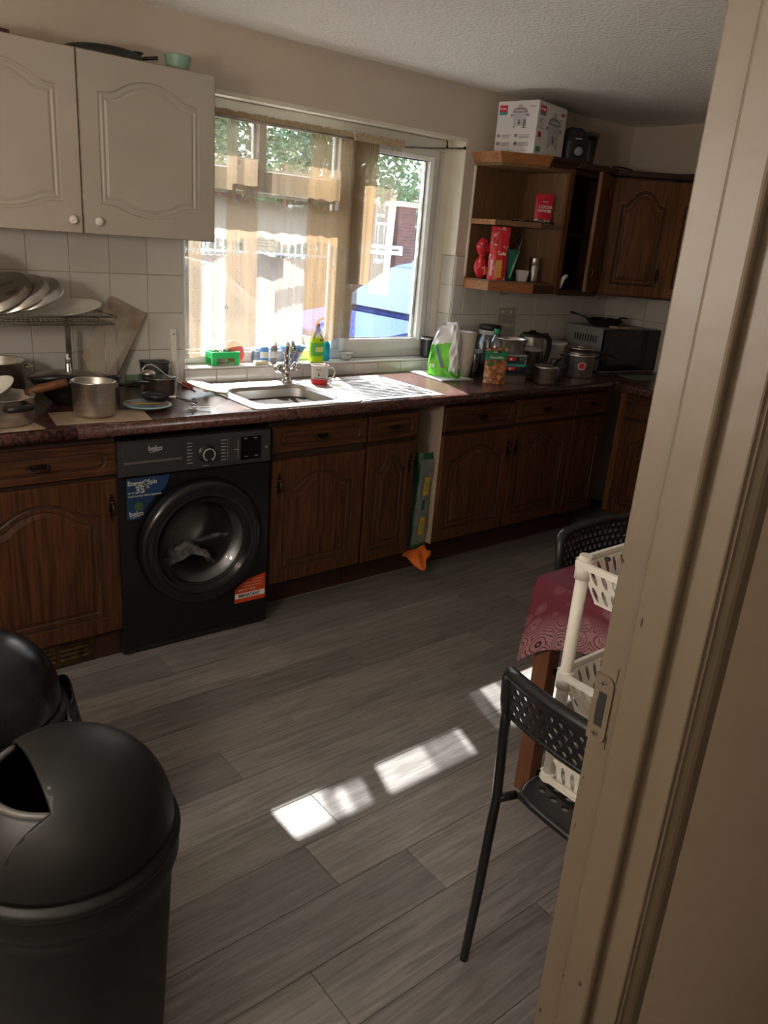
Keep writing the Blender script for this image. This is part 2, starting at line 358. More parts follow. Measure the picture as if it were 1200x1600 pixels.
# ------------------------------------------------------------------ window: fixed lights with a transom on the left, side-hung casement on the right
FY0, FY1 = .095, .165
fx0, fx1, fz0, fz1 = 1.461, 2.935, .966, 2.046
win = struct(B().box(fx1, WX1-.006, .10, .17, .966, 2.046).box(1.46, fx0+.001, .12, .16, .97, 2.04).build('window_1', M['reveal']))
def bar(x0, x1, z0, z1, y0=FY0, y1=FY1, name='frame_bar', m=None, bev=.006): return B().box(x0, x1, y0, y1, z0, z1).build(name, m or M['upvc'], win, bev=bev)
bar(fx0, fx1, fz0, fz0+.048); bar(fx0, fx1, fz1-.06, fz1); bar(fx0, fx0+.05, fz0+.048, fz1-.06); bar(fx1-.05, fx1, fz0+.048, fz1-.06)
bar(2.285, 2.345, fz0+.048, fz1-.06, name='mullion'); bar(1.855, 1.895, 1.79, fz1-.06, name='mullion'); bar(fx0+.05, 2.285, 1.70, 1.79, name='transom')
def pane(x0, x1, z0, z1, y=.132):
    g = B().box(x0, x1, y, y+.004, z0, z1).build('pane', M['pane'], win)
    b = B(); t = .012; b.box(x0, x1, y-.012, y, z0, z0+t).box(x0, x1, y-.012, y, z1-t, z1).box(x0, x0+t, y-.012, y, z0+t, z1-t).box(x1-t, x1, y-.012, y, z0+t, z1-t)
    b.build('glazing_bead', M['upvc'], win)
pane(fx0+.05, 2.285, fz0+.048, 1.70); pane(fx0+.05, 1.855, 1.79, fz1-.06); pane(1.895, 2.285, 1.79, fz1-.06)
# casement sash
cx0, cx1, cz0, cz1 = 2.335, 2.893, 1.004, 1.996
sb = B(); t = .058
def ring(x0, x1, z0, z1, y): return [(x0, y, z0), (x1, y, z0), (x1, y, z1), (x0, y, z1)]
sb.rings([ring(cx0, cx1, cz0, cz1, .10), ring(cx0, cx1, cz0, cz1, .083), ring(cx0+.012, cx1-.012, cz0+.012, cz1-.012, .076), ring(cx0+t-.016, cx1-t+.016, cz0+t-.016, cz1-t+.016, .076),
          ring(cx0+t, cx1-t, cz0+t, cz1-t, .088), ring(cx0+t, cx1-t, cz0+t, cz1-t, .15)], [0]*5, cap=False)
sash = sb.build('sash', M['upvc'], win)
gk = B(); a = t-.002
gk.rings([ring(cx0+a, cx1-a, cz0+a, cz1-a, .117), ring(cx0+a+.006, cx1-a-.006, cz0+a+.006, cz1-a-.006, .117), ring(cx0+a+.006, cx1-a-.006, cz0+a+.006, cz1-a-.006, .125)], [0, 0], cap=False)
gk.build('gasket', M['gasket'], sash)
B().box(cx0+t-.004, cx1-t+.004, .125, .130, cz0+t-.004, cz1-t+.004).build('pane', M['pane'], sash)
B().box(cx1-t-.010, cx1-t-.004, .112, .125, cz0+t, cz1-t).build('spacer', M['steel_dark'], sash)
hb = B(); hb.box(-.012, .012, -.008, 0, -.03, .03); hb.tube([(0, -.008, 0), (0, -.03, 0), (0, -.034, -.03), (0, -.034, -.10)], .008, 8)
hb.build('window_handle', M['upvc'], sash, loc=(cx0+.03, .077, 1.50))
# notices stuck on the glass
card = B().box(0, .135, -.001, 0, -.10, 0).build('window_card', M['paper'], loc=(1.845, .119, 1.56)); tag(card, 'white printed card stuck on the window glass behind the net curtain', 'card')
for i in range(5): B().box(.02, .115-.02*(i % 2), -.0014, -.001, -.03-.013*i, -.027-.013*i).build('print_line', M['print_grey'], card)
b = B().box(0, .16, -.001, 0, -.045, 0); c2 = b.build('window_sticker', M['paper'], loc=(1.72, .119, 1.835)); tag(c2, 'white strip sticker on the upper window pane', 'sticker')
B().box(.11, .13, -.0014, -.001, -.03, -.012).build('print_block', mat('yellow_print', (.7, .5, .1), .6), c2); B().box(.02, .06, -.0014, -.001, -.03, -.012).build('print_block', M['print_pink'], c2)

# ------------------------------------------------------------------ doorway jamb on the right (camera stands in the hall)
JX = .600
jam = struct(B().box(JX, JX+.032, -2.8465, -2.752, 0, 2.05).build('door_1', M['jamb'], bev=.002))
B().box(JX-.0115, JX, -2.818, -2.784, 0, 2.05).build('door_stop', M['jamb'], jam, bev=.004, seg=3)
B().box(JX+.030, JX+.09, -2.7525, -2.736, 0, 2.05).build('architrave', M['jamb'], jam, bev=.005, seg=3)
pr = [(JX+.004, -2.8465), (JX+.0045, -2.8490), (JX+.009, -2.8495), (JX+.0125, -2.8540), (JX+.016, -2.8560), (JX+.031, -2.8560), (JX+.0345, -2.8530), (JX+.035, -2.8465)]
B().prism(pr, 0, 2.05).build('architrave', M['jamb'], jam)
pz0, pz1, py0, py1 = 1.098, 1.171, -2.772, -2.7515
pl = [(py0+.006, pz0), (py1, pz0), (py1, pz1), (py0+.006, pz1), (py0+.0015, pz1-.003), (py0, pz1-.008), (py0, pz0+.008), (py0+.0015, pz0+.003)]
hole = [(py0+.009, 1.117), (py1-.006, 1.117), (py1-.006, 1.152), (py0+.009, 1.152)]
spb = B(); spb.prism(pl, JX-.0022, JX+.0005, 0)
spo = spb.build('strike_plate', M['jamb'], jam)
B().box(JX-.0027, JX-.0018, py0+.0055, py1-.0065, 1.116, 1.153).build('latch_hole', M['gasket'], spo)
B().box(JX-.0032, JX-.0020, py1-.0062, py1-.001, 1.121, 1.144).build('lip', M['jamb'], spo, bev=.0008)
for z in (1.1625, 1.1065):
    s = B(); s.cyl(.0034, 0, .0012, 14); s.box(-.0026, .0026, -.0005, .0005, .0010, .0014, 1); s.box(-.0005, .0005, -.0026, .0026, .0010, .0014, 1)
    s.build('screw', [M['steel_dark'], M['gasket']], spo, loc=(JX-.0020, -2.7605, z), rot=(0, -pi/2, 0))
# bare chips in the old paint
chb = B()
for y, z, w, h in ((-2.7545, 1.288, .0016, .0030), (-2.792, 1.245, .0012, .006), (-2.7795, 1.29, .0008, .0016), (-2.7725, 1.176, .0010, .011), (-2.7735, 1.103, .0012, .010), (-2.779, .80, .0010, .003), (-2.806, .823, .003, .0035), (-2.759, .728, .0018, .0045), (-2.758, .99, .0006, .004), (-2.757, 1.05, .0008, .0016)):
    x = JX if y > -2.784 or y < -2.818 else JX-.0115
    n = 7; pts = [(y+w*cos(2*pi*i/n)*random.uniform(.6, 1), z+h*sin(2*pi*i/n)*random.uniform(.6, 1)) for i in range(n)]
    chb.prism(pts, x-.0004, x+.0001, 0)
tag(chb.build('paint_chip', mat('bare_dark_wood_chip', (.03, .018, .012), .8), jam), kind='stuff')
# dim hall lamp, unseen behind the camera, added to lift the brightness
hl = thing('added_hall_lamp', 'added frosted globe fill lamp on the hall ceiling, unseen behind the camera', 'lamp', (-.9, -4.0, ZC))
lb = B(); lb.cyl(.05, -.03, 0, 20); lb.build('ceiling_rose', M['white'], hl)
gb = B(); gb.sphere(.08, (0, 0, -.10)); gb.build('globe', mat('lit_opal_globe', (1, .84, .62), .5, emis=3.0), hl)
pd = bpy.data.lights.new('added_lamp_bulb', 'POINT'); po = bpy.data.objects.new('added_lamp_bulb', pd); SC.collection.objects.link(po); po.parent = hl; po.location = (0, 0, -.30)
pd.energy = 15; pd.color = (1, .86, .68); pd.shadow_soft_size = .08

# added fill light outside the frame, shaped as a globe lamp on a pole
kl = thing('added_fill_lamp', 'added opal globe fill lamp, unseen at the left end of the kitchen beyond the bins', 'lamp', (-.52, -2.15, 0))
B().lathe([(0, 0), (.14, 0), (.14, .012), (.02, .025), (0, .025)], 32).build('base', M['black'], kl); B().tube([(0, 0, .02), (0, 0, 1.46)], .010, 10).build('pole', M['black'], kl)
B().sphere(.13, (0, 0, 1.58), 28, 18).build('globe', glassy('opal_globe', (1, .97, .92), .02), kl)
ld = bpy.data.lights.new('added_lamp_bulb', 'POINT'); lo = bpy.data.objects.new('added_lamp_bulb', ld); SC.collection.objects.link(lo); lo.parent = kl; lo.location = (0, 0, 1.58)
ld.shadow_soft_size = .11; ld.energy = 26; ld.color = (1, .945, .88)
# ------------------------------------------------------------------ raised-panel doors and drawers
def arch(u):
    u = abs(u)
    if u < .66: return 1-.80*(u/.66)**2
    if u < .92: return .20*((.92-u)/.26)**2
    return 0
def pcontour(x0, x1, z0, z1, rise, botrise=0, nseg=26):
    """closed outline, counter-clockwise from bottom-left; arched top of height rise (corners at z1-rise), optional mirrored arch below"""
    p = [];
    for i in range(nseg+1):
        t = i/nseg; x = x0+(x1-x0)*t; p.append((x, z0+botrise-botrise*arch(2*t-1)))
    zt = z1-rise
    for i in range(1, 6): p.append((x1, z0+botrise+(zt-z0-botrise)*i/6))
    for i in range(nseg+1):
        t = 1-i/nseg; x = x0+(x1-x0)*t; p.append((x, zt+rise*arch(2*t-1)))
    for i in range(1, 6): p.append((x0, zt-(zt-z0-botrise)*i/6))
    return p
def outer_map(p, w, h, x0, x1, nseg=26):
    o = []
    n = len(p)
    for k, (x, z) in enumerate(p):
        xx = (x-x0)/(x1-x0)*w
        if k <= nseg: o.append((xx, 0))
        elif k < nseg+6: o.append((w, h*(k-nseg)/6))
        elif k <= 2*nseg+6: o.append((xx, h))
        else: o.append((0, h*(1-(k-2*nseg-6)/6)))
    return o
def panel_door(w, h, name, mats, parent, loc, rz=0, th=.019, mg=.065, rise=.07, botrise=0, d=.006, style='oak', raised=True):
    c = .003
    def C(i): return pcontour(mg+i, w-mg-i, mg+i, h-mg-i, rise, botrise)
    base = C(0); om = outer_map(base, w, h, mg, w-mg)
    def ins(pt, k): return (min(max(pt[0], k), w-k), min(max(pt[1], k), h-k))
    R = [[(x, th, z) for x, z in om], [(x, c, z) for x, z in om], [(*ins(p, c)[:1], 0, ins(p, c)[1]) for p in om], [(x, 0, z) for x, z in base]]
    if style == 'oak':
        R += [[(x, d*.9, z) for x, z in C(.003)], [(x, d, z) for x, z in C(.010)], [(x, d*.55, z) for x, z in C(.013)], [(x, d*.5, z) for x, z in C(.026)], [(x, d*1.1, z) for x, z in C(.030)], [(x, d*.1, z) for x, z in C(.046)]]
        ms = [0, 0, 0, 1, 1, 1, 0, 1, 0, 0]
    else:
        R += [[(x, d*.7, z) for x, z in C(.003)], [(x, d*.8, z) for x, z in C(.007)], [(x, d*.25, z) for x, z in C(.012)], [(x, d*.3, z) for x, z in C(.016)], [(x, d, z) for x, z in C(.021)], [(x, d*.15, z) for x, z in C(.030)]]
        ms = [2, 2, 0, 1, 0, 0, 0, 0, 0, 0]
    b = B(); b.rings(R, ms+[0]); b.add(R[0], [list(range(len(R[0])))[::-1]], 0)
    return b.build(name, mats, parent, loc, (0, 0, rz))
def drawer_front(w, h, mats, parent, loc, rz=0, th=.019):
    def pill(m, n=8):
        x0, x1, z0, z1 = m, w-m, m*.62+.004, h-m*.62-.004; r = (z1-z0)/2*.82; p = []
        for cx_, cz_, a0 in ((x0+r, z0+r, pi), (x1-r, z0+r, 1.5*pi), (x1-r, z1-r, 0), (x0+r, z1-r, .5*pi)):
            for i in range(n+1): a = a0+pi/2*i/n; p.append((cx_+r*cos(a), cz_+r*sin(a)))
        return p
    base = pill(.036); n = len(base); q = n//4; om = []
    for k, (x, z) in enumerate(base):
        s = k//9; i = k % 9
        if s == 0: om.append((x if i > 4 else 0, 0 if i >= 4 else z))
        elif s == 1: om.append((x if i < 4 else w, 0 if i <= 4 else z))
        elif s == 2: om.append((w if i <= 4 else x, z if i < 4 else h))
        else: om.append((x if i < 4 else 0, h if i <= 4 else z))
    c = .003
    def ins(p): return (min(max(p[0], c), w-c), min(max(p[1], c), h-c))
    def P2(k): return [(x+(w/2-x)*0, z) for x, z in pill(.036+k)]
    R = [[(x, th, z) for x, z in om], [(x, c, z) for x, z in om], [(ins(p)[0], 0, ins(p)[1]) for p in om], [(x, 0, z) for x, z in base], [(x, .004, z) for x, z in P2(.004)], [(x, .004, z) for x, z in P2(.010)], [(x, .0015, z) for x, z in P2(.016)]]
    b = B(); b.rings(R, [0, 0, 0, 1, 1, 0, 0]); b.add(R[0], [list(range(len(R[0])))[::-1]], 0)
    return b.build('drawer', mats, parent, loc, (0, 0, rz))
def lobed(n, a, bb, z=0, k=.12): return [((1+k*cos(6*2*pi*i/n))*a*cos(2*pi*i/n), (1+k*cos(6*2*pi*i/n))*bb*sin(2*pi*i/n)) for i in range(n)]
def bail_mesh():
    b = B(); b.prism([(x, z) for x, z in lobed(36, .036, .010)], -.002, 0, 1)
    for s in (-1, 1): b.sphere(.006, (s*.030, -.007, .001), 10, 6); b.tube([(s*.030, 0, .001), (s*.030, -.010, .001)], .003, 6)
    pts = [(-.030, -.010, .001), (-.028, -.014, -.006), (-.018, -.017, -.012), (0, -.018, -.0105), (.018, -.017, -.012), (.028, -.014, -.006), (.030, -.010, .001)]
    b.tube(pts, [.0025, .003, .0032, .0045, .0032, .003, .0025], 8); return b.mesh('handle', M['bronze'])
def drop_mesh():
    b = B(); prof = [(0, .055), (.004, .048), (.003, .040), (.008, .030), (.005, .020), (.010, .008), (.010, -.008), (.005, -.020), (.008, -.030), (.003, -.040), (.004, -.048), (0, -.055)]
    out = prof+[(-x, z) for x, z in prof[::-1][1:-1]]; b.prism(out, -.0025, 0, 1)
    b.tube([(0, -.004, .020), (0, -.016, .012), (0, -.018, 0), (0, -.016, -.012), (0, -.004, -.022)], [.003, .0045, .0055, .0045, .003], 8); b.sphere(.007, (0, -.006, .022), 8, 6)
    return b.mesh('handle', M['bronze'])
HB, HD = bail_mesh(), drop_mesh()
def handle(me, parent, x, z): o = bpy.data.objects.new('handle', me); SC.collection.objects.link(o); o.parent = parent; o.location = (x, 0, z); return o
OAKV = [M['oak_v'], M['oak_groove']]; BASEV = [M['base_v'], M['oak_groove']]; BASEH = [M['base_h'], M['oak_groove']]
def base_cab(name, label, loc, w, rz=0, hx=None, dh=(.155, .702), drz=(.722, .832), depth=.55, knob=True, plinth=(.13, .0), rise=.065, extra_gap=0, drop_z=None, split=None):
    """base unit, local x along the front from its left side, y into the wall, front face of the doors at y=0"""
    t = thing(name, label, 'cabinet', loc, rz, 'oak base units')
    b = B(); b.box(.001, w-.001, .021, depth, dh[0], .858); b.build('carcass', M['carcass'], t)
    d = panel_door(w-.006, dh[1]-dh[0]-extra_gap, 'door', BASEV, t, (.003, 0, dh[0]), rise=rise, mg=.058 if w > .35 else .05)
    if hx is not None: handle(HD, d, hx*(w-.006), dh[1]-dh[0]-extra_gap-.105)
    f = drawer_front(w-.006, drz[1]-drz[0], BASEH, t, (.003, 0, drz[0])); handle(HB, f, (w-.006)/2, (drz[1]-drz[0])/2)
    B().box(0, w, plinth[0], plinth[0]+.018, 0, dh[0]-.003).build('plinth', M['plinth'], t)
    return t
YC = -.57
c0 = base_cab('base_cabinet', 'oak base cabinet left of the black washing machine, under the stacked pots', (.42, YC, 0), .524, hx=.955, dh=(.12, .702), plinth=(.04, 0), drz=(.718, .83))
# brass louvred vent let into its plinth
vt = B(); vt.box(0, .26, -.004, 0, 0, .095, 0)
for i, x in enumerate((.02, .135)):
    for k in range(4):
        z = .016+k*.018
        vt.prism([(0, z), (-.009, z+.002), (-.009, z+.005), (0, z+.009)], x, x+.10, 0, 0) if False else vt.add([(x, -.004, z), (x+.10, -.004, z), (x+.098, -.011, z+.003), (x+.002, -.011, z+.003), (x+.002, -.011, z+.006), (x+.098, -.011, z+.006), (x+.10, -.004, z+.012), (x, -.004, z+.012)], [(0, 1, 2, 3), (3, 2, 5, 4), (4, 5, 6, 7), (0, 3, 4, 7), (1, 6, 5, 2)], 0)
vo = vt.build('vent_grille', M['brass'], c0, loc=(.165, .038, .012)); vo['label'] = 'dirty brass louvred vent grille'
c1 = base_cab('base_cabinet', 'wide oak base cabinet right of the washing machine, below the sink', (1.556, YC, 0), .474, hx=.075, extra_gap=.012)
c2_ = base_cab('base_cabinet', 'narrow oak base cabinet between the sink cabinet and the open gap', (2.036, YC, 0), .286, hx=.88, rise=.06)
c3 = base_cab('base_cabinet', 'oak base cabinet immediately right of the open gap with bags', (2.482, YC, 0), .490, hx=.94, dh=(.172, .702), drz=(.722, .84))
c4 = base_cab('base_cabinet', 'oak base cabinet in the middle of the run right of the gap', (2.974, YC, 0), .470, hx=.055, dh=(.172, .708), drz=(.725, .845))
c5 = base_cab('base_cabinet', 'narrow oak base cabinet beside the inner corner', (3.446, YC, 0), .290, hx=None, dh=(.165, .71), drz=(.727, .848))
B().box(2.4775, 2.4825, YC+.015, -.02, .16, .858).build('side_panel', M['beige'], c3, loc=(-2.482, -YC, 0))['label'] = 'bare beige side panel facing the gap'
c6 = base_cab('base_cabinet', 'oak cabinet facing left on the right-hand return, nearest the corner', (3.765, -.66, 0), .42, rz=-pi/2, dh=(.165, .71), drz=(.727, .848), hx=.93)
B().box(-.035, .0, .0, .02, .165, .858).build('corner_post', M['oak_v'], c6)
c7 = base_cab('base_cabinet', 'oak cabinet on the right-hand return, behind the dining table', (3.765, -1.08, 0), .48, rz=-pi/2, dh=(.165, .71), drz=(.727, .848), hx=.07)
# gap backdrop: wall behind and plinth board in front
B().box(2.322, 2.482, -.44, -.422, 0, .134).build('plinth', M['plinth'], c2_, loc=(-2.036, -YC, 0))
# worktops
def slab(poly, z0, z1, r=.014, name='worktop'):
    return B().prism(poly, z0, z1, 2).build(name, M['worktop'], bev=r, seg=4)
wt0 = B().box(.2, .8015, -.588, -.002, .858, .905).build('worktop', M['worktop'])
B().tube([(.2, -.588, .8815), (.8015, -.588, .8815)], .0235, 20).build('rolled_edge', M['worktop'], wt0)
tag(wt0, 'left-hand mottled brown worktop up to the joint, under the steel pots', 'worktop')
# main worktop with the sink cut-out
SX0, SX1, SY0, SY1 = 1.530, 1.945, -.530, -.170
b = B(); wx0, wx1 = .8025, 3.735
for (x0, x1, y0, y1) in ((wx0, SX0, -.588, -.002), (SX1, wx1, -.588, -.002), (SX0, SX1, -.588, SY0), (SX0, SX1, SY1, -.002)): b.box(x0, x1, y0, y1, .858, .905)
wt = b.build('worktop', M['worktop']); tag(wt, 'long mottled brown laminate worktop holding the sink, under the window', 'worktop')
import bmesh
bm = bmesh.new(); bm.from_mesh(wt.data)
bmesh.ops.remove_doubles(bm, verts=bm.verts, dist=1e-5)
# drop inner faces between the four slabs
fc = {}
for f in bm.faces: fc.setdefault(tuple(sorted(v.index for v in f.verts)), []).append(f)
dead = [f for l_ in fc.values() if len(l_) > 1 for f in l_]
bmesh.ops.delete(bm, geom=dead, context='FACES'); bm.to_mesh(wt.data); bm.free()
fe = B().tube([(wx0, -.588, .8815), (3.70, -.588, .8815)], .0235, 20, flat=1.0).build('rolled_edge', M['worktop'], wt)
wt2 = slab([(3.70, -1.62), (4.355, -1.62), (4.355, -.002), (3.737, -.002), (3.737, -.612), (3.70, -.65)], .858, .905)
tag(wt2, 'right-hand return of the brown worktop, under the microwave', 'worktop')

# ------------------------------------------------------------------ white wall cupboard
wc = thing('wall_cupboard', 'cream wall cupboard with two arched-panel doors and white knobs, left of the window', 'cupboard', (.47, -.32, 1.49))
B().box(0, .966, .021, .318, .005, .552).build('carcass', M['white_door'], wc)
WD = [M['white_door'], M['white_groove'], M['grime']]
for i, (x, w, kx) in enumerate(((0, .482, .445), (.485, .481, .045))):
    d = panel_door(w, .553, 'door', WD, wc, (x, 0, .002), mg=.062, rise=.05, botrise=.035, d=.0045, style='white')
    kb = B(); kb.lathe([(0, -.022), (.009, -.0215), (.0135, -.018), (.0135, -.014), (.007, -.010), (.006, 0)], 20)
    kb.build('knob', M['white'], d, loc=(kx, 0, .042), rot=(-pi/2, 0, 0))
for i in range(1): pass
# ------------------------------------------------------------------ oak wall units on the right
PP = [(3.06, -.002), (3.06, -.19), (3.27, -.31), (3.475, -.31), (3.475, -.002)]
sh = thing('corner_shelf_unit', 'open oak end shelf with chamfered front, right of the window', 'shelf', (0, 0, 0))
def offs(k):
    return [(3.06-k, -.002), (3.06-k, -.19-k*.45), (3.27-k*.25, -.31-k), (3.475, -.31-k), (3.475, -.002)]
B().prism(offs(0), 1.345, 1.393).build('bottom_shelf', [M['oak_light']], sh)
B().prism(offs(0), 1.665, 1.684).build('middle_shelf', [M['oak_light']], sh)
B().prism(offs(0), 1.940, 1.962).build('top_panel', [M['oak_light']], sh)
B().box(3.062, 3.44, -.018, -.003, 1.393, 1.94).build('back_panel', M['oak_light'], sh)
B().box(3.44, 3.458, -.300, -.018, 1.393, 1.94).build('side_panel', M['oak_light'], sh)
B().box(3.436, 3.476, -.318, -.300, 1.345, 1.962).build('face_stile', M['oak_v'], sh)
B().prism([(3.055, -.016), (3.063, -.016), (3.063, -.003), (3.055, -.003)], 1.40, 1.94).build('wall_edge_strip', M['reveal'], sh)
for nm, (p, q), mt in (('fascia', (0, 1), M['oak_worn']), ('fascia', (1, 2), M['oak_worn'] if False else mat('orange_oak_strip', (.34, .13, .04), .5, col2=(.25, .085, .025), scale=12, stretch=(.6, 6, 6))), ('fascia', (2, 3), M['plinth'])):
    for z0, z1 in ((1.340, 1.383),):
        A, C_ = offs(.004), offs(.0005)
        B().prism([A[p], A[q], C_[q], C_[p]], z0, z1).build(nm, mt, sh)
for (p, q) in ((0, 1), (1, 2)):
    A, C_ = offs(.002), offs(.0002); B().prism([A[p], A[q], C_[q], C_[p]], 1.662, 1.687).build('shelf_edge', M['oak_light'] if p else M['oak_worn'], sh)
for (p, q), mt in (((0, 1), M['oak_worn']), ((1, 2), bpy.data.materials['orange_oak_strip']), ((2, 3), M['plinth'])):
    lo, hi = offs(.006), offs(.030); zz = (1.955, 1.972, 1.990, 2.000)
    o0, o1, o2, i0 = offs(.006), offs(.012), offs(.032), offs(-.02)
    rr = []
    b = B(); b.add([(*o0[p], zz[0]), (*o0[q], zz[0]), (*o1[q], zz[1]), (*o1[p], zz[1]), (*o2[q], zz[2]), (*o2[p], zz[2]), (*o2[q], zz[3]), (*o2[p], zz[3]), (*i0[q], zz[3]), (*i0[p], zz[3]), (*i0[q], zz[0]), (*i0[p], zz[0])],
          [(0, 1, 2, 3), (3, 2, 4, 5), (5, 4, 6, 7), (7, 6, 8, 9), (9, 8, 10, 11), (11, 10, 1, 0), (0, 3, 5, 7, 9, 11), (1, 10, 8, 6, 4, 2)], 0)
    b.build('cornice', mt, sh)
B().prism(offs(-.01), 1.985, 1.9995).build('dust_board', M['oak_light'], sh)
# unit with the door standing ajar
wu = thing('wall_cabinet', 'oak wall cabinet with its door standing ajar, under the blender', 'cabinet', (0, 0, 0), group='oak wall units')
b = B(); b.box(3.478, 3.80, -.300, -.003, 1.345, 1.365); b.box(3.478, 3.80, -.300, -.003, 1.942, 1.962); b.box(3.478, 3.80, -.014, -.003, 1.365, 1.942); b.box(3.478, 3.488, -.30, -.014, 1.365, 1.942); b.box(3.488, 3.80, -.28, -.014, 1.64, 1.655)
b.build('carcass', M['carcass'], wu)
B().box(3.475, 3.80, -.318, -.300, 1.335, 1.362).build('pelmet', M['plinth'], wu)
B().prism([(3.476, -.34), (3.815, -.34), (3.815, -.003), (3.476, -.003)], 1.966, 2.000).build('cornice', M['plinth'], wu, bev=.006)
HX, HY = 3.795, -.318; ang = radians(24)
dl = B(); d = panel_door(.305, .585, 'door', OAKV, wu, (HX-.305*cos(ang), HY-.305*sin(ang)-.019, 1.368), rz=ang, mg=.055, rise=.07)
handle(HD, d, .025, .10)
# diagonal corner unit
dg = thing('corner_wall_cabinet', 'oak corner wall cabinet with an arched panel door set diagonally', 'cabinet', (0, 0, 0), group='oak wall units')
b = B(); b.prism([(3.802, -.003), (3.802, -.32), (4.04, -.558), (XR-.003, -.558), (XR-.003, -.003)], 1.345, 1.962); b.build('carcass', M['plinth'], dg)
d = panel_door(.345, .600, 'door', OAKV, dg, (3.800, -.332, 1.355), rz=-pi/4, mg=.055, rise=.075, th=.018); handle(HD, d, .305, .11)
B().prism([(3.815, -.30), (3.80, -.345), (4.02, -.575), (4.05, -.59), (XR-.003, -.59), (XR-.003, -.003), (3.815, -.003)], 1.966, 1.995).build('cornice', M['plinth'], dg, bev=.006)
rw = thing('wall_cabinet', 'oak wall cabinet on the right-hand wall, next to the doorway edge', 'cabinet', (4.045, -.565, 0), -pi/2, 'oak wall units')
B().box(0, .5, .021, .31, 1.345, 1.962).build('carcass', M['plinth'], rw)
panel_door(.49, .60, 'door', OAKV, rw, (.006, 0, 1.355), mg=.055, rise=.06)
B().box(0, .5, -.02, .31, 1.966, 1.995).build('cornice', M['plinth'], rw, bev=.006)
# ------------------------------------------------------------------ washing machine
wm = thing('washing_machine', 'black front-loading washing machine with a round porthole door', 'washing machine', (.938, -.576, 0), radians(-1.8))
blk = mat('machine_black_enamel', (.0045, .005, .0068), .33, rvar=.05); pnl = mat('machine_panel_graphite', (.030, .030, .032), .45)
wmb = B(); wmb.box(0, .012, .012, .52, .012, .832).box(.586, .598, .012, .52, .012, .832).box(.012, .586, .012, .52, .820, .832).box(.012, .586, .012, .52, .012, .024).box(.012, .586, .508, .52, .024, .820).build('body', blk, wm, bev=.006)
for x in (.05, .54): B().cyl(.018, 0, .014, 14, (x, .06, 0)).build('foot', M['black'], wm)
# front panel with rounded left and right edges, round hole left for the door bowl
DX, DZ, DR = .306, .425, .246
fr = B(); n = 64
o = []; 
for i in range(n):
    a = 2*pi*i/n; c_, s_ = cos(a), sin(a); X0, X1, Z0, Z1 = -DX, .598-DX, .030-DZ, .700-DZ
    k = min([t for t in ((X1/c_ if c_ > 1e-6 else 9), (X0/c_ if c_ < -1e-6 else 9), (Z1/s_ if s_ > 1e-6 else 9), (Z0/s_ if s_ < -1e-6 else 9)) if t > 0]); o.append((DX+c_*k, DZ+s_*k))
for cx_, cz_ in ((0, .03), (.598, .03), (0, .70), (.598, .70)):
    j = min(range(n), key=lambda i: hypot(o[i][0]-cx_, o[i][1]-cz_)); o[j] = (cx_, cz_)
def cr(r, y): return [(DX+r*cos(2*pi*i/n), y, DZ+r*sin(2*pi*i/n)) for i in range(n)]
fr.rings([[(x, .012, z) for x, z in o], [(x, 0, z) for x, z in o], cr(.205, 0), cr(.195, .02), cr(.195, .12)], [0]*4, cap=False)
fr.build('front_panel', blk, wm, bev=.003)
B().box(.0, .598, .006, .02, .012, .030).build('kick_strip', M['black'], wm)
cp = B(); cp.prism([(0, .7015), (0, .832), (.010, .832), (-.006+.012, .8315)], 0, 1) if False else None
pb = B(); pb.add([(x, y, z) for x in (.004, .594) for y, z in ((.0, .703), (-.007, .709), (-.004, .822), (.004, .831), (.02, .831), (.02, .703))], [(0, 1, 7, 6), (1, 2, 8, 7), (2, 3, 9, 8), (3, 4, 10, 9), (4, 5, 11, 10), (5, 0, 6, 11), (0, 5, 4, 3, 2, 1), (6, 7, 8, 9, 10, 11)], 0)
pan = pb.build('control_panel', pnl, wm, bev=.002)
dr = B(); dr.box(.018, .236, -.0085, -.002, .752, .826).box(.018, .236, -.0085, -.002, .709, .716).box(.018, .036, -.0085, -.002, .716, .752).box(.218, .236, -.0085, -.002, .716, .752)
drw = dr.build('detergent_drawer', pnl, wm, bev=.0015); B().box(.022, .232, -.0105, -.008, .752, .760).build('trim_strip', mat('satin_silver', (.55, .52, .48), .35, 1), drw)
B().add([(.036, -.003, .752), (.218, -.003, .752), (.200, .012, .740), (.052, .012, .740), (.052, .012, .728), (.200, .012, .728), (.218, -.003, .716), (.036, -.003, .716)], [(0, 1, 2, 3), (3, 2, 5, 4), (4, 5, 6, 7), (0, 3, 4, 7), (1, 6, 5, 2)]).build('grip_recess', M['gasket'], drw)
text('beko', .026, M['silver_print'], drw, (.108, -.0088, .794), bold=.0006); B().box(0, .036, -.0091, -.0085, 0, .0022).build('underline', M['silver_print'], drw, loc=(.113, 0, .786), rot=(0, radians(-9), 0))
kn = B(); kn.lathe([(0, -.030), (.022, -.030), (.0255, -.027), (.0265, -.006), (.032, -.006), (.033, 0)], 32, mi=0); kn.lathe([(.0205, -.0305), (.0205, -.0325), (.0245, -.0325), (.0245, -.0300)], 32, mi=1, a0=radians(112), a1=radians(428))
kn.build('program_knob', [M['black'], M['silver_print']], wm, loc=(.325, -.006, .765), rot=(-pi/2, 0, 0))
pl_ = B()
for i in range(7):
    pl_.box(.252, .252+.022-.003*(i % 3), -.0072, -.0062, .806-i*.0125, .8085-i*.0125); pl_.box(.386, .386+.020-.003*(i % 2), -.0072, -.0062, .806-i*.0125, .8085-i*.0125)
pl_.box(.412, .4126, -.0072, -.0064, .728, .812).box(.312, .336, -.0072, -.0064, .716, .718)
tag(pl_.build('programme_print', M['silver_print'], wm), kind='stuff')
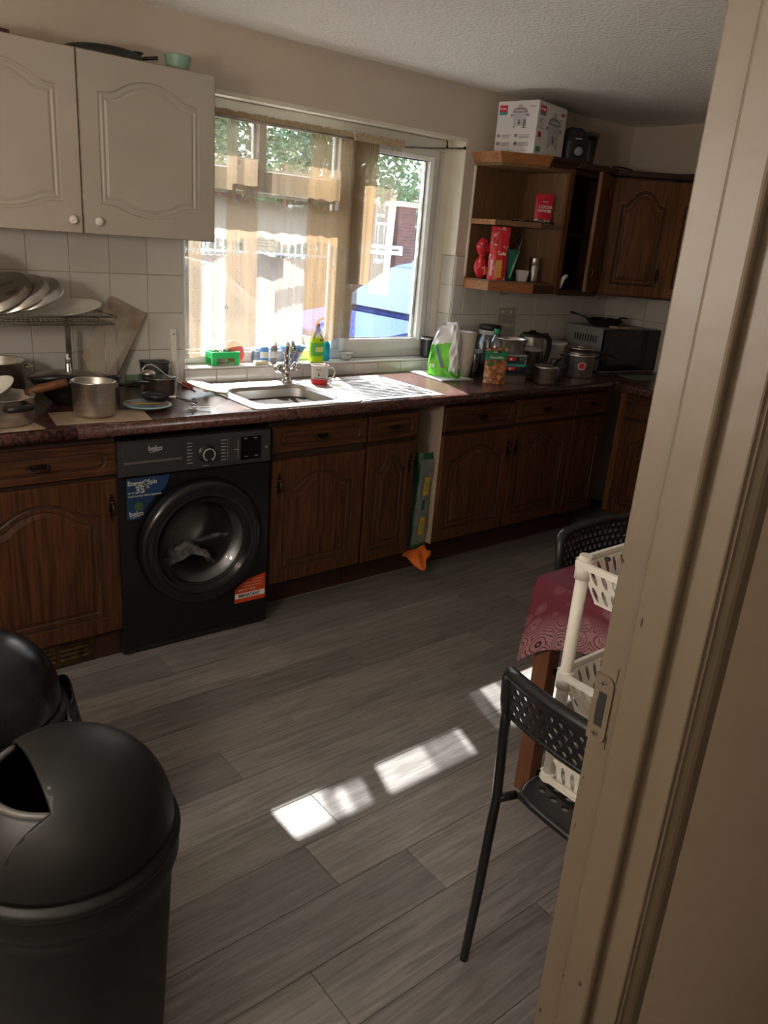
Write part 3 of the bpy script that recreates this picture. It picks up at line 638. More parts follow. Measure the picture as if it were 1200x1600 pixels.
B().box(.466, .553, -.0076, -.005, .722, .812).build('display', mat('display_glass', (.004, .004, .005), .12), wm, bev=.002)
pl2 = B()
for x, z in ((.478, .804), (.520, .804), (.482, .734), (.524, .734)): pl2.box(x, x+.014, -.0082, -.0076, z, z+.0022)
pl2.box(.455, .456, -.0073, -.006, .73, .80).box(.440, .454, -.0073, -.006, .765, .767)
tag(pl2.build('button_print', M['silver_print'], wm), kind='stuff'); text('10', .014, M['silver_print'], wm, (.566, -.0064, .760))
# porthole door: outer ring, dark glass bowl, hinge
dd = B(); dd.lathe([(DR-.085, -.030), (DR-.066, -.036), (DR-.060, -.046), (DR-.030, -.056), (DR-.010, -.050), (DR, -.030), (DR, -.004), (DR-.02, .004)], 72)
door = dd.build('door', mat('door_ring_gloss_black', (.008, .0085, .010), .18), wm, loc=(DX, 0, DZ), rot=(-pi/2, 0, 0))
rg = B(); rg.lathe([(DR-.057, -.0492), (DR-.053, -.0520), (DR-.049, -.0500)], 72); rg.build('ring_line', M['black'], door)
def rot_fix(o): return o
gb_ = B(); gb_.lathe([(0, .020), (.08, .018), (.125, .006), (.150, -.012), (.168, -.034)], 48); gb_.build('glass_bowl', glassy('smoked_door_glass', (.72, .74, .76), .03, .04), door)
dm = B(); dm.lathe([(0, .30), (.16, .30), (.19, .25), (.19, .06), (.165, .03), (.150, .035), (.150, .02), (.195, .0)], 40, c=(DX, DZ, 0)); drum = dm.build('drum', mat('drum_steel_dark', (.30, .30, .31), .4, 1), wm, rot=(-pi/2, 0, 0), loc=(0, 0, 0))
drum.matrix_basis = Matrix(((1, 0, 0, 0), (0, 0, 1, .01), (0, 1, 0, 0), (0, 0, 0, 1)))
random.seed(3)
cl = B(); cl.grid(lambda u, v: (DX-.11+.20*u+.01*sin(9*v), .06+.10*v+.008*sin(14*u), DZ-.085-.05*abs(2*u-1)**2+.035*sin(3.1*u+.3)*sin(pi*v)+.014*sin(17*u+5*v)*sin(11*v)), 26, 12)
lau = cl.build('washing_load', mat('white_floral_laundry', (.85, .82, .80), .9, col2=(.5, .42, .42), scale=30, contrast=(.5, .6)), solid=.004)
lau.matrix_world = wm.matrix_basis.copy(); tag(lau, 'pale crumpled laundry lying inside the washing machine drum', 'laundry')
# stickers
stk = B(); a = []
sx0, sx1, sz0, sz1 = .030, .190, .545, .698
poly = [(sx0, sz0), (sx0+.045, sz0)]
for i in range(9):
    a_ = radians(158-i*4.6); x, z = DX+.262*cos(a_), DZ+.262*sin(a_)
    if x > sx0+.045 and z < sz1 and x < sx1: poly.append((x, z))
poly += [(sx1, sz1), (sx0, sz1)]
stk.prism(poly, -.0012, 0, 1); bst = stk.build('blue_sticker', mat('blue_energy_sticker', (.012, .055, .16), .35, col2=(.010, .025, .06), scale=5), wm)
text('Energy   Spin', .0235, M['silver_print'], bst, (.034, -.0014, .672), bold=.0007, sx=.86)
B().tube([(.099+.009*cos(t*pi/8), -.0016, .679+.009*sin(t*pi/8)) for t in range(16)], .0011, 5, closed=True).tube([(.099+.004*cos(t*pi/5), -.0016, .679+.004*sin(t*pi/5)) for t in range(8)], .001, 5).build('swirl', M['silver_print'], bst)
text('up to', .011, M['silver_print'], bst, (.034, -.0014, .642), bold=.0003); text('35', .036, M['silver_print'], bst, (.060, -.0014, .642), bold=.0012); text('%', .016, M['silver_print'], bst, (.101, -.0014, .656), bold=.0003)
text('on all everyday wash programmes', .0105, M['silver_print'], bst, (.034, -.0014, .629), bold=.0003, sx=.84)
B().cyl(.016, 0, .0006, 18, (.072, .593, 0)).build('badge', mat('green_badge', (.05, .10, .04), .4), bst).matrix_basis = Matrix(((1, 0, 0, 0), (0, 0, -1, -.0014), (0, 1, 0, 0), (0, 0, 0, 1)))
text('beko', .026, M['silver_print'], bst, (.036, -.0014, .558), bold=.0006); B().box(0, .036, -.0018, -.0012, 0, .0022).build('underline', M['silver_print'], bst, loc=(.039, 0, .5505), rot=(0, radians(-7), 0))
ros = mat('orange_red_sticker', (.58, .055, .008), .45)
rp = [(.452, .120), (.588, .120), (.588, .232), (.512, .218), (.480, .203), (.452, .180)]
rs = B().prism(rp, -.0012, 0, 1).build('warning_sticker', ros, wm)
wband = B().box(.453, .587, -.0016, -.0010, .138, .160).build('band', M['paper'], rs)
text('IMPORTANT', .0185, M['print_dark'], rs, (.468, -.0019, .1425), bold=.0006, sx=.92)
text('0800 917 2018', .0125, mat('peach_print', (.75, .42, .30), .5), rs, (.466, -.0016, .170), bold=.0003)
for i, (x, w) in enumerate(((.482, .09), (.492, .078), (.53, .05))): B().box(x, x+w, -.0015, -.001, .187+i*.012, .190+i*.012).build('print_line', bpy.data.materials['peach_print'], rs)

# ------------------------------------------------------------------ bins
def bin_thing(label, cx_, cy_, r, hz, dome, lidm, openn, cut, flap=True, bag=False):
    t = thing('kitchen_bin', label, 'bin', (cx_, cy_, 0), group='black dome-top bins')
    b = B(); b.lathe([(0, .004), (r*.78, .004), (r*.80, .012), (r*.93, hz-.09), (r*.935, hz-.052), (r*.985, hz-.048), (r*1.0, hz-.040), (r*1.0, hz-.006), (r*.985, hz)], 56); b.build('body', M['bin'], t)
    b = B(); b.lathe([(r*.90, hz-.03), (r*.985, hz-.001), (r*1.012, hz-.004), (r*1.018, hz+.004), (r*1.0, hz+.012), (r*.955, hz+.014), (r*.945, hz+.02)], 56); b.build('lid_rim', lidm, t)
    n, m_ = 72, 26; b = B(); v = []; R = r*.945; nx, ny = openn; a0 = atan2(ny, nx)
    for j in range(m_+1):
        t_ = pi/2*j/m_
        for i in range(n): a = 2*pi*i/n; v.append((R*max(0, cos(t_))**.92*cos(a), R*max(0, cos(t_))**.92*sin(a), hz+.02+dome*sin(t_)))
    b.add(v, [(j*n+i, j*n+(i+1) % n, (j+1)*n+(i+1) % n, (j+1)*n+i) for j in range(m_) for i in range(n)], 0, True)
    if flap:                                                # cut the swing-flap opening out of the hood and bake the result
        lid = b.build('lid', lidm, None, solid=.005)
        ct_ = B().box(cut, 1, -.108, .108, hz+.045, hz+1).build('cutter', lidm, None, rot=(0, 0, a0))
        bo = lid.modifiers.new('c', 'BOOLEAN'); bo.operation = 'DIFFERENCE'; bo.object = ct_; bo.solver = 'EXACT'
        me = bpy.data.meshes.new_from_object(lid.evaluated_get(bpy.context.evaluated_depsgraph_get())); lid.modifiers.clear(); lid.data = me; lid.parent = t
        bpy.data.objects.remove(ct_)
        b = B()
        def fn(u, w):
            al = radians(-66+132*u); be0 = radians(48); be = be0*(1-w)+radians(4)*w; rr_ = R*.955
            p = Matrix.Rotation(a0, 3, 'Z') @ Vector((rr_*cos(be)*cos(al)+.004, rr_*cos(be)*sin(al), dome*.95*sin(be))); return (p.x, p.y, p.z+hz+.02)
        b.grid(fn, 24, 10); b.build('swing_flap', mat('black_flap', (.006, .006, .006), .5), t, solid=.005); B().tube([fn(u/24, 0) for u in range(25)], .0065, 8).build('flap_lip', mat('grey_worn_lip', (.09, .085, .078), .42), t)
    else: b.build('lid', lidm, t, solid=.004)
    return t
bin_thing('scuffed matt black dome-top bin in the foreground', .315, -1.965, .187, .53, .165, M['bin'], (-1, .0), .053)
bb = bin_thing('glossy black dome-top bin behind the scuffed one, near the oak cabinet', .262, -1.462, .200, .50, .175, M['bin_gloss'], (-1, 0), .12, flap=False)
b = B(); b.grid(lambda u, v: ((.212+.022*v+.008*sin(19*u+2*v))*cos(radians(-40+95*u)), (.212+.022*v+.008*sin(19*u+2*v))*sin(radians(-40+95*u)), .50-.13*v-.02*sin(9*u)+.010*cos(27*u)), 50, 8)
b.build('bin_liner', M['bag_black'], bb, solid=.002)

# ------------------------------------------------------------------ folding chairs
def holes(fn, nu, nv, rx, rz_, keep=lambda i, j: True, k=10, n=12):
    """perforated sheet: fn(u,v)->point in unit square; one ring of faces round each hole, staggered rows"""
    b = B()
    for j in range(nv):
        off = .5 if j % 2 else 0
        for i in range(-1, nu+1):
            u0, u1 = (i+off)/nu, (i+1+off)/nu; v0, v1 = j/nv, (j+1)/nv
            a0, a1 = max(u0, 0), min(u1, 1)
            if a1-a0 < 1e-6: continue
            if a1-a0 < (u1-u0)*.99 or not keep(i, j):
                b.add([fn(a0, v0), fn(a1, v0), fn(a1, v1), fn(a0, v1)], [(0, 1, 2, 3)], 0, False); continue
            cu, cv = (u0+u1)/2, (v0+v1)/2; out = []; inn = []
            for q in range(n):
                a = 2*pi*(q+.5)/n; c_, s_ = cos(a), sin(a); m_ = max(abs(c_), abs(s_))
                out.append(fn(cu+c_/m_*(u1-u0)/2, cv+s_/m_*(v1-v0)/2)); inn.append(fn(cu+c_*rx*(u1-u0)/2, cv+s_*rz_*(v1-v0)/2))
            # square corners
            out2 = []; inn2 = []
            for q in range(n):
                out2.append(out[q]); inn2.append(inn[q])
            b.rings([out2, inn2], [0], cap=False)
    return b
CHB = mat('chair_black_plastic', (.013, .0135, .015), .33, bump=.05, bscale=400); CHM = mat('chair_black_metal', (.008, .008, .009), .25)
def folding_chair(label, loc, rz):
    """local: back at x=0, seat towards +x, width along y (+-.195)"""
    t = thing('folding_chair', label, 'chair', loc, rz, 'black perforated-back folding chairs'); hw = .190
    def bf(u, v):
        y = -hw+.012+(2*hw-.024)*u
        return (-.012-.022*(1-(2*u-1)**2)-.016*(v-.5)+.0, y, .672+.098*v)
    hp = holes(bf, 15, 5, .62, .66); back = hp.build('backrest', CHB, t, solid=.005)
    rim = [bf(u/12, 1.03) for u in range(13)]; cb = [( -.004, hw, .755), (-.002, hw+.003, .72), (.002, hw, .665)]
    pts = [(.004, -hw, .655), (-.004, -hw-.002, .70), (-.012, -hw+.001, .752), (-.020, -hw+.012, .772)]+[(p[0]-.004, p[1], p[2]+.002) for p in rim[1:-1]]+[(-.020, hw-.012, .772), (-.012, hw-.001, .752), (-.004, hw+.002, .70), (.004, hw, .655)]
    B().tube(pts, .0135, 10).tube([bf(u/12, -.03) for u in range(13)], .006, 8).build('backrest_frame', CHB, t)
    for s in (-1, 1):
        B().tube([(-.002, s*hw, .70), (.000, s*hw, .62), (.010, s*(hw+.002), .46), (.000, s*(hw+.006), .20), (-.010, s*(hw+.010), .014), (-.010, s*(hw+.010), .002)], [.0105, .0105, .0110, .0105, .010, .010], 10).build('leg', CHM, t)
        B().tube([(.24, s*(hw-.02), .442), (.35, s*(hw-.02), .22), (.44, s*(hw-.02), .012), (.443, s*(hw-.02), .002)], .0095, 8).build('leg', CHM, t)
        B().tube([(.008, s*hw, .452), (.055, s*(hw-.014), .450)], .0095, 8).build('hinge_arm', CHM, t)
    B().tube([(.395, -hw+.02, .12), (.395, hw-.02, .12)], .007, 8).build('stretcher', CHM, t)
    def sf(u, v): x = .05+.36*v; w = hw-.012-.010*v-.02*(1-min(1, v*6))**2; return (x, -w+2*w*u, .452+.010*(2*u-1)**2+.004*(2*v-1)**2)
    seat = holes(sf, 11, 11, .60, .60, keep=lambda i, j: (i+j) % 1 == 0 and 0 < i < 10 and 0 < j < 10); seat.build('seat', CHB, t, solid=.008)
    e = [sf(u/10, 0) for u in range(11)]+[sf(1, v/10) for v in range(1, 11)]+[sf(1-u/10, 1) for u in range(1, 11)]+[sf(0, 1-v/10) for v in range(1, 10)]
    B().tube([(p[0], p[1], p[2]-.006) for p in e], .010, 8, closed=True).build('seat_rim', CHB, t)
    return t
folding_chair('black folding chair nearest the doorway, holding the white basket rack', (1.092, -2.452, 0), 0)
folding_chair('black folding chair at the far side of the table, only its perforated back showing', (1.955, -1.846, 0), -pi/2)
# ------------------------------------------------------------------ table and cloth
tb = thing('dining_table', 'wooden dining table with square brown legs under the maroon cloth', 'table', (1.625, -1.888, 0))
TWX, TWY = .80, -.75
B().box(.0, TWX, TWY, 0, .675, .70).build('tabletop', M['wood'], tb)
for x, y in ((.012, -.012), (TWX-.062, -.012), (.012, TWY+.062), (TWX-.062, TWY+.062)): B().box(x, x+.052, y-.052, y, 0, .675).build('leg', M['wood'], tb, bev=.003)
B().box(.03, TWX-.03, -.045, -.025, .60, .675).box(.03, TWX-.03, TWY+.025, TWY+.045, .60, .675).box(.025, .045, TWY+.045, -.045, .60, .675).build('apron', M['wood'], tb)
def cloth_mat():
    m = bpy.data.materials.new('maroon_printed_cloth'); m.use_nodes = True; n = m.node_tree.nodes; l = m.node_tree.links; p = n['Principled BSDF']; p.inputs['Roughness'].default_value = .8
    tc = n.new('ShaderNodeTexCoord'); mp = n.new('ShaderNodeMapping'); l.new(tc.outputs['UV'], mp.inputs[0])
    def vor(sc, ft):
        t = n.new('ShaderNodeTexVoronoi'); t.inputs['Scale'].default_value = sc; t.feature = ft; l.new(mp.outputs[0], t.inputs['Vector']); return t.outputs['Distance']
    def rng(s, a, b_, c=0, d=1):
        r = n.new('ShaderNodeMapRange'); r.inputs['From Min'].default_value = a; r.inputs['From Max'].default_value = b_; r.inputs['To Min'].default_value = c; r.inputs['To Max'].default_value = d; l.new(s, r.inputs['Value']); return r.outputs[0]
    def mth(op, a, b_=None):
        q = n.new('ShaderNodeMath'); q.operation = op; l.new(a, q.inputs[0])
        if b_ is not None: (l.new(b_, q.inputs[1]) if not isinstance(b_, float) else setattr(q.inputs[1], 'default_value', b_))
        return q.outputs[0]
    def mix(f, a, b_):
        x = n.new('ShaderNodeMix'); x.data_type = 'RGBA'; l.new(f, x.inputs['Factor'])
        for s, k in ((a, 'A'), (b_, 'B')): (l.new(s, x.inputs[k]) if not isinstance(s, tuple) else setattr(x.inputs[k], 'default_value', (*s, 1)))
        return x.outputs['Result']
    sx = n.new('ShaderNodeSeparateXYZ'); l.new(mp.outputs[0], sx.inputs[0])   # uv: x along edge (m), y distance from the hem (m)
    d1 = vor(17, 'F1'); petals = mth('ABSOLUTE', mth('SINE', mth('MULTIPLY', d1, 24.0)))
    lines = rng(petals, .25, .45, 1, 0)
    band = rng(sx.outputs['Y'], .055, .115, 1, 0)                              # dense paisley border near the hem
    sparse = rng(d1, .28, .36, 1, 0)
    up = rng(sx.outputs['Y'], .10, .22, 1, 0); msk = mth('MAXIMUM', band, mth('MULTIPLY', sparse, mth('MULTIPLY', up, .55)))
    base = mix(msk, (.15, .020, .040), (.36, .17, .19)); col = mix(mth('MULTIPLY', lines, msk), base, (.022, .004, .009))
    d2 = vor(70, 'DISTANCE_TO_EDGE'); dots = mth('MULTIPLY', rng(d2, .10, .22), mth('MULTIPLY', band, sparse)); col = mix(mth('MULTIPLY', dots, .6), col, (.50, .32, .34))
    l.new(col, p.inputs['Base Color']); return m
def cloth(x0, y0, wx, wy, z, over):
    b = B(); NS, NV = 56, 14; v = []; uv = []
    per = []; L = [wx, wy, wx, wy]
    cs = [(x0, y0-wy), (x0+wx, y0-wy), (x0+wx, y0), (x0, y0)]; dirs = [(1, 0), (0, 1), (-1, 0), (0, -1)]; nrm = [(0, -1), (1, 0), (0, 1), (-1, 0)]
    for s in range(4):
        for i in range(NS):
            t = i/NS; per.append((cs[s][0]+dirs[s][0]*L[s]*t, cs[s][1]+dirs[s][1]*L[s]*t, s, t, L[s]))
    n = len(per); arc = 0
    for j in range(NV+1):
        q = j/NV; arc = 0
        for k, (x, y, s, t, Ln) in enumerate(per):
            dc = min(t, 1-t)*Ln; cf = max(0, 1-dc/.16)                       # 1 at the corners
            nx, ny = nrm[s]
            if t < .5: pn = nrm[s-1]; w_ = .5*cf
            else: pn = nrm[(s+1) % 4]; w_ = .5*cf
            nx, ny = nx*(1-w_)+pn[0]*w_, ny*(1-w_)+pn[1]*w_
            drop = over+.125*cf**1.6-.006*sin(38*dc)
            fl = q*(.008+.020*cf**2+.008*sin(dc*34+s))
            rr = .010*(1-cos(min(1, q*8)*pi/2))
            zz = z-max(0, q*drop-.004); v.append((x+nx*(fl+rr), y+ny*(fl+rr), zz)); uv.append((s*1.37+t*Ln, (1-q)*drop))
    f = [(j*n+k, (j+1)*n+k, (j+1)*n+(k+1) % n, j*n+(k+1) % n) for j in range(NV) for k in range(n)]
    b.add(v, f, 0, True); b.add(v[:n], [list(range(n))], 0, False)
    o = b.build('tablecloth', cloth_mat(), merge=False)
    ul = o.data.uv_layers.new(name='UVMap'); uv2 = uv+[(0.3, .5)]*n
    for lp in o.data.loops: ul.data[lp.index].uv = uv2[lp.vertex_index]
    return o
tc_ = cloth(1.623, -1.886, .804, .754, .7045, .155); tag(tc_, 'maroon tablecloth with pale paisley border draped over the dining table', 'tablecloth')

# ------------------------------------------------------------------ white three-tier basket rack standing on the chair seat
rk = thing('basket_rack', 'white plastic three-tier basket rack standing on the folding chair', 'rack', (1.230, -2.290, .4655))
RW, RD = .225, .30
for x, y in ((0, 0), (RW, 0), (0, -RD), (RW, -RD)):
    pb_ = B().tube([(x, y, 0), (x, y, .53)], .0130, 14); pb_.build('post', M['white_clear'], rk)
for z in (.013, .265, .515):
    tr = B(); r0 = [(-.016, .016), (RW+.016, .016), (RW+.016, -RD-.016), (-.016, -RD-.016)]
    tr.tube([(x, y, z) for x, y in [(-.012, 0), (-.012, -RD)]], .006, 8)
    tr.box(-.018, RW+.018, .010, .018, z-.008, z+.005).box(-.018, RW+.018, -RD-.018, -RD-.010, z-.008, z+.005).box(-.018, -.010, -RD-.018, .018, z-.008, z+.005).box(RW+.010, RW+.018, -RD-.018, .018, z-.008, z+.005)
    for x, y in ((0, 0), (RW, 0), (0, -RD), (RW, -RD)): tr.cyl(.0175, z-.034, z+.006, 16, (x, y, 0))
    tray = tr.build('tray_rim', M['white'], rk)
    bk = B(); d_ = .082; x0, x1, y0, y1 = .022, RW-.004, -RD+.010, -.018
    zb = z-d_ if z > .1 else max(z-d_, .004-.0)
    zb = z-d_ if z > .1 else z-.010
    bk = None
    def wall(p, q, pi_, qi, zt, zb_):
        def fn(u, v):
            a = Vector(pi_).lerp(Vector(qi), u); c = Vector(p).lerp(Vector(q), u); w = a.lerp(c, v); return (w.x, w.y, zb_+(zt-zb_)*v)
        return fn
    A = [(-.008, .004), (RW+.008, .004), (RW+.008, -RD-.004), (-.008, -RD-.004)]; I = [(.018, -.026), (RW-.018, -.026), (RW-.018, -RD+.026), (.018, -RD+.026)]
    if z > .1:
        for s in range(4):
            p, q, pi_, qi = A[s], A[(s+1) % 4], I[s], I[(s+1) % 4]
            h = holes(wall(p, q, pi_, qi, z-.004, z-d_), 12 if s % 2 else 9, 2, .50, .84, n=12); h.build('basket_side', M['white'], rk, solid=.0024, merge=True)
        B().box(.016, RW-.016, -RD+.026, -.026, z-d_-.002, z-d_+.001).build('basket_floor', M['white'], rk)
# lowest basket hangs in front of the seat edge, below the rim
B().box(-.002, RW, -RD+.01, -.012, .0, .004).build('basket_floor', M['white'], rk)
for s_ in range(4):
    A = [(-.006, .002), (RW+.006, .002), (RW+.006, -RD-.002), (-.006, -RD-.002)]; I = [(.0, -.010), (RW, -.010), (RW, -RD+.01), (0, -RD+.01)]
    holes(wall(A[s_], A[(s_+1) % 4], I[s_], I[(s_+1) % 4], .062, .003), 12 if s_ % 2 else 9, 1, .5, .75).build('basket_side', M['white'], rk, solid=.0024)
ct = B(); ct.grid(lambda u, v: (.03+.165*u, -.04-.23*v, .475+.075*max(0,sin(pi*u))**.6*max(0,sin(pi*v))**.5+.012*sin(13*u+7*v)*sin(9*v+3)), 24, 24)
cw = ct.build('folded_cloth', mat('white_cotton', (.68, .67, .64), .9), solid=.003); cw.location = (1.230, -2.290, .4655); tag(cw, 'crumpled white cloth bundle in the top basket of the rack', 'cloth')
dk = B().sphere(.007, (0, 0, 0), 12, 8, sc=(1, 1, .7)).build('dark_fruit', M['black_matt'], loc=(1.262, -2.318, .9905)); tag(dk, 'tiny dark object on the cloth in the top white basket', 'fruit')
# ------------------------------------------------------------------ net curtains on a sprung wire
def curtain_mat(name, tint, dirty):
    m = bpy.data.materials.new(name); m.use_nodes = True; n = m.node_tree.nodes; l = m.node_tree.links; n.remove(n['Principled BSDF']); out = n['Material Output']
    at = n.new('ShaderNodeAttribute'); at.attribute_name = 'weave'          # r = thread density, g = staining
    sp_ = n.new('ShaderNodeSeparateColor'); l.new(at.outputs['Color'], sp_.inputs[0])
    tc = n.new('ShaderNodeTexCoord'); nz = n.new('ShaderNodeTexNoise'); nz.inputs['Scale'].default_value = 240; nz.inputs['Detail'].default_value = 2; l.new(tc.outputs['UV'], nz.inputs['Vector'])
    mp = n.new('ShaderNodeMapping'); mp.inputs['Scale'].default_value = (60, 5, 1); l.new(tc.outputs['UV'], mp.inputs[0]); n2 = n.new('ShaderNodeTexNoise'); n2.inputs['Scale'].default_value = 1; l.new(mp.outputs[0], n2.inputs['Vector'])
    a = n.new('ShaderNodeMath'); a.operation = 'MULTIPLY_ADD'; a.inputs[1].default_value = .55; a.inputs[2].default_value = -.27; l.new(nz.outputs['Fac'], a.inputs[0])
    a2 = n.new('ShaderNodeMath'); a2.operation = 'MULTIPLY_ADD'; a2.inputs[1].default_value = .45; l.new(n2.outputs['Fac'], a2.inputs[0]); l.new(a.outputs[0], a2.inputs[2])
    a3 = n.new('ShaderNodeMath'); a3.operation = 'ADD'; l.new(sp_.outputs[0], a3.inputs[0]); l.new(a2.outputs[0], a3.inputs[1])
    a4 = n.new('ShaderNodeMath'); a4.operation = 'SUBTRACT'; a4.inputs[1].default_value = .22; a4.use_clamp = True; l.new(a3.outputs[0], a4.inputs[0])
    cm = n.new('ShaderNodeMix'); cm.data_type = 'RGBA'; cm.inputs['A'].default_value = (*tint, 1); cm.inputs['B'].default_value = (*dirty, 1); l.new(sp_.outputs[1], cm.inputs['Factor'])
    di = n.new('ShaderNodeBsdfDiffuse'); tl = n.new('ShaderNodeBsdfTranslucent'); tr = n.new('ShaderNodeBsdfTransparent')
    l.new(cm.outputs['Result'], di.inputs[0]); l.new(cm.outputs['Result'], tl.inputs[0])
    m1 = n.new('ShaderNodeMixShader'); m1.inputs[0].default_value = .55; l.new(di.outputs[0], m1.inputs[1]); l.new(tl.outputs[0], m1.inputs[2])
    m2 = n.new('ShaderNodeMixShader'); l.new(a4.outputs[0], m2.inputs[0]); l.new(tr.outputs[0], m2.inputs[1]); l.new(m1.outputs[0], m2.inputs[2]); l.new(m2.outputs[0], out.inputs[0])
    return m
CM = curtain_mat('net_curtain', (.46, .44, .39), (.26, .175, .098))
def sstep(a, b_, x): t = max(0, min(1, (x-a)/(b_-a))); return t*t*(3-2*t)
def curtain(name, x0, x1, ztop, hem, dens, stain, yc, label, nu=260, nv=90, amp=.010, ph=0, xw=None):
    b = B(); v = []; col = []; uv = []
    for j in range(nv+1):
        for i in range(nu+1):
            u, w = i/nu, j/nv; x = x0+(x1-x0)*u
            if xw: x = xw(x, w)
            zh = hem(x0+(x1-x0)*u); z = ztop+(zh-ztop)*w; fold = sin(u*(x1-x0)*75+2.2*sin(u*9+ph))*.7+.5*sin(u*(x1-x0)*41+ph)
            g = dens(x0+(x1-x0)*u, z, w); gather = max(0, 1-w*14)
            y = yc+amp*fold*(.35+.65*w)*(1.1-g*.5)+gather*.004*sin(u*(x1-x0)*420)
            v.append((x, y, z)); col.append((g, stain(x0+(x1-x0)*u, z), 0, 1)); uv.append((x0+(x1-x0)*u, z))
    f = [(j*(nu+1)+i, j*(nu+1)+i+1, (j+1)*(nu+1)+i+1, (j+1)*(nu+1)+i) for j in range(nv) for i in range(nu)]
    b.add(v, f, 0, True); o = b.build(name, CM, merge=False)
    ca = o.data.color_attributes.new('weave', 'FLOAT_COLOR', 'POINT'); ca.data.foreach_set('color', [c for q in col for c in q])
    ul = o.data.uv_layers.new(name='UVMap')
    for lp in o.data.loops: ul.data[lp.index].uv = uv[lp.vertex_index]
    tag(o, label, 'curtain', 'net curtains'); return o
def ruffle(x0, x1, par, z0=1.964):
    b = B(); N = int((x1-x0)*150); v = []
    for i in range(N+1):
        x = x0+(x1-x0)*i/N; k = random.uniform(.75, 1.15)
        for q, (dy, dz) in enumerate(((0, -.004), (.004*(-1)**i, .014), (.007*(-1)**i*random.uniform(.6, 1.2), .030*k))): v.append((x+.001*sin(i), par_y-.004+dy, z0+dz))
    b.add(v, [(i*3+q, (i+1)*3+q, (i+1)*3+q+1, i*3+q+1) for i in range(N) for q in range(2)], 0, True)
    o = b.build('gathered_heading', mat('curtain_heading', (.52, .40, .25), .9, col2=(.66, .54, .36), scale=90) if not bpy.data.materials.get('curtain_heading') else bpy.data.materials['curtain_heading'], par, merge=False); return o
def box_(x, a, b_, s=.02): return sstep(a-s, a, x)*(1-sstep(b_, b_+s, x))
par_y = .010
def hemA(x): return (1.000 if x < 1.56 else 1.040)+.012*abs(sin((x-1.46)*17)) + .028*sstep(1.9, 2.3, x)
def densA(x, z, w):
    d = .28
    gat = max(box_(x, 1.665, 1.70), box_(x, 1.745, 1.80), box_(x, 2.07, 2.20, .03), box_(x, 2.235, 2.34, .02), box_(x, 1.49, 1.535)*(z < 1.5))
    lace = box_(z, 1.490+.03*abs(sin((x-1.4)*11)), 1.672-.02*abs(sin((x-1.4)*14)), .004)*(x < 2.30)
    d = max(d, .72*gat, .98*lace)
    swag = 1.36+.10*abs(sin((x-1.50)*5.2)); low = 1-sstep(swag-.004, swag+.004, z)
    s2 = box_(z, 1.20+.05*sin((x-1.9)*8), 1.29+.03*sin((x-1.9)*8), .004)*(1.90 < x < 2.05)
    d = max(d, .66*low-(.28*s2))
    if w > .97: d = max(d, .72)
    mot = 0
    for cx_, cz_ in ((1.60, 1.68), (1.53, 1.155), (1.60, 1.10), (1.845, 1.11), (1.71, 1.53), (1.82, 1.53), (1.66, 1.22)):
        q = hypot((x-cx_)/.8, z-cz_)
        if q < .012: mot = 1
    return d-.3*mot
def stainA(x, z): return min(1, .25+.75*max(sstep(1.45, 1.8, z)*.8, box_(x, 2.07, 2.36, .03), box_(x, 1.665, 1.80, .02)*.8, box_(x, 1.49, 1.535)*.8))
cA = curtain('net_curtain', 1.462, 2.36, 1.972, hemA, densA, stainA, par_y, 'wide lace net curtain with scalloped hem hanging over the left window pane')
ruffle(1.462, 2.36, cA)
def densB(x, z, w):
    d = .36
    d = max(d, .92*box_(x, 2.30, 2.43, .01))
    if box_(x, 2.525, 2.575, .006) > .5 and z < 1.735+.006*sin(x*400): d = .80
    if w > .985 and x > 2.43: d = max(d, .7)
    return d
def hemB(x): return 1.335 if x < 2.43 else 1.295-.05*(x-2.43)
def stB(x, z): return 1.0-.15*sstep(1.7, 1.3, z) if x < 2.44 else (.75 if z > 1.70 else .25)
cB = curtain('net_curtain', 2.285, 2.575, 1.968, hemB, densB, stB, par_y-.010, 'short bunched tan net curtain ending above the casement, its hem ragged', nu=110, nv=70, amp=.007, ph=2, xw=lambda x, w: x-(x-2.30)*.10*w)
par_y = .0; ruffle(2.285, 2.585, cB)
rod = B().tube([(1.462, .006, 1.968), (2.56, .004, 1.966), (2.75, .003, 1.984), (2.978, .003, 2.010)], .0045, 8).build('curtain_wire', M['steel_dark']); tag(rod, 'thin sprung curtain wire hooked across the top of the window recess', 'rail')
B().tube([(2.86, .003, 2.003), (2.86, .003, 2.025), (2.85, .003, 2.030)], .003, 6).sphere(.007, (2.86, .003, 2.004), 8, 6).sphere(.008, (2.980, .003, 2.012), 8, 6).build('hook', M['bronze'], rod)

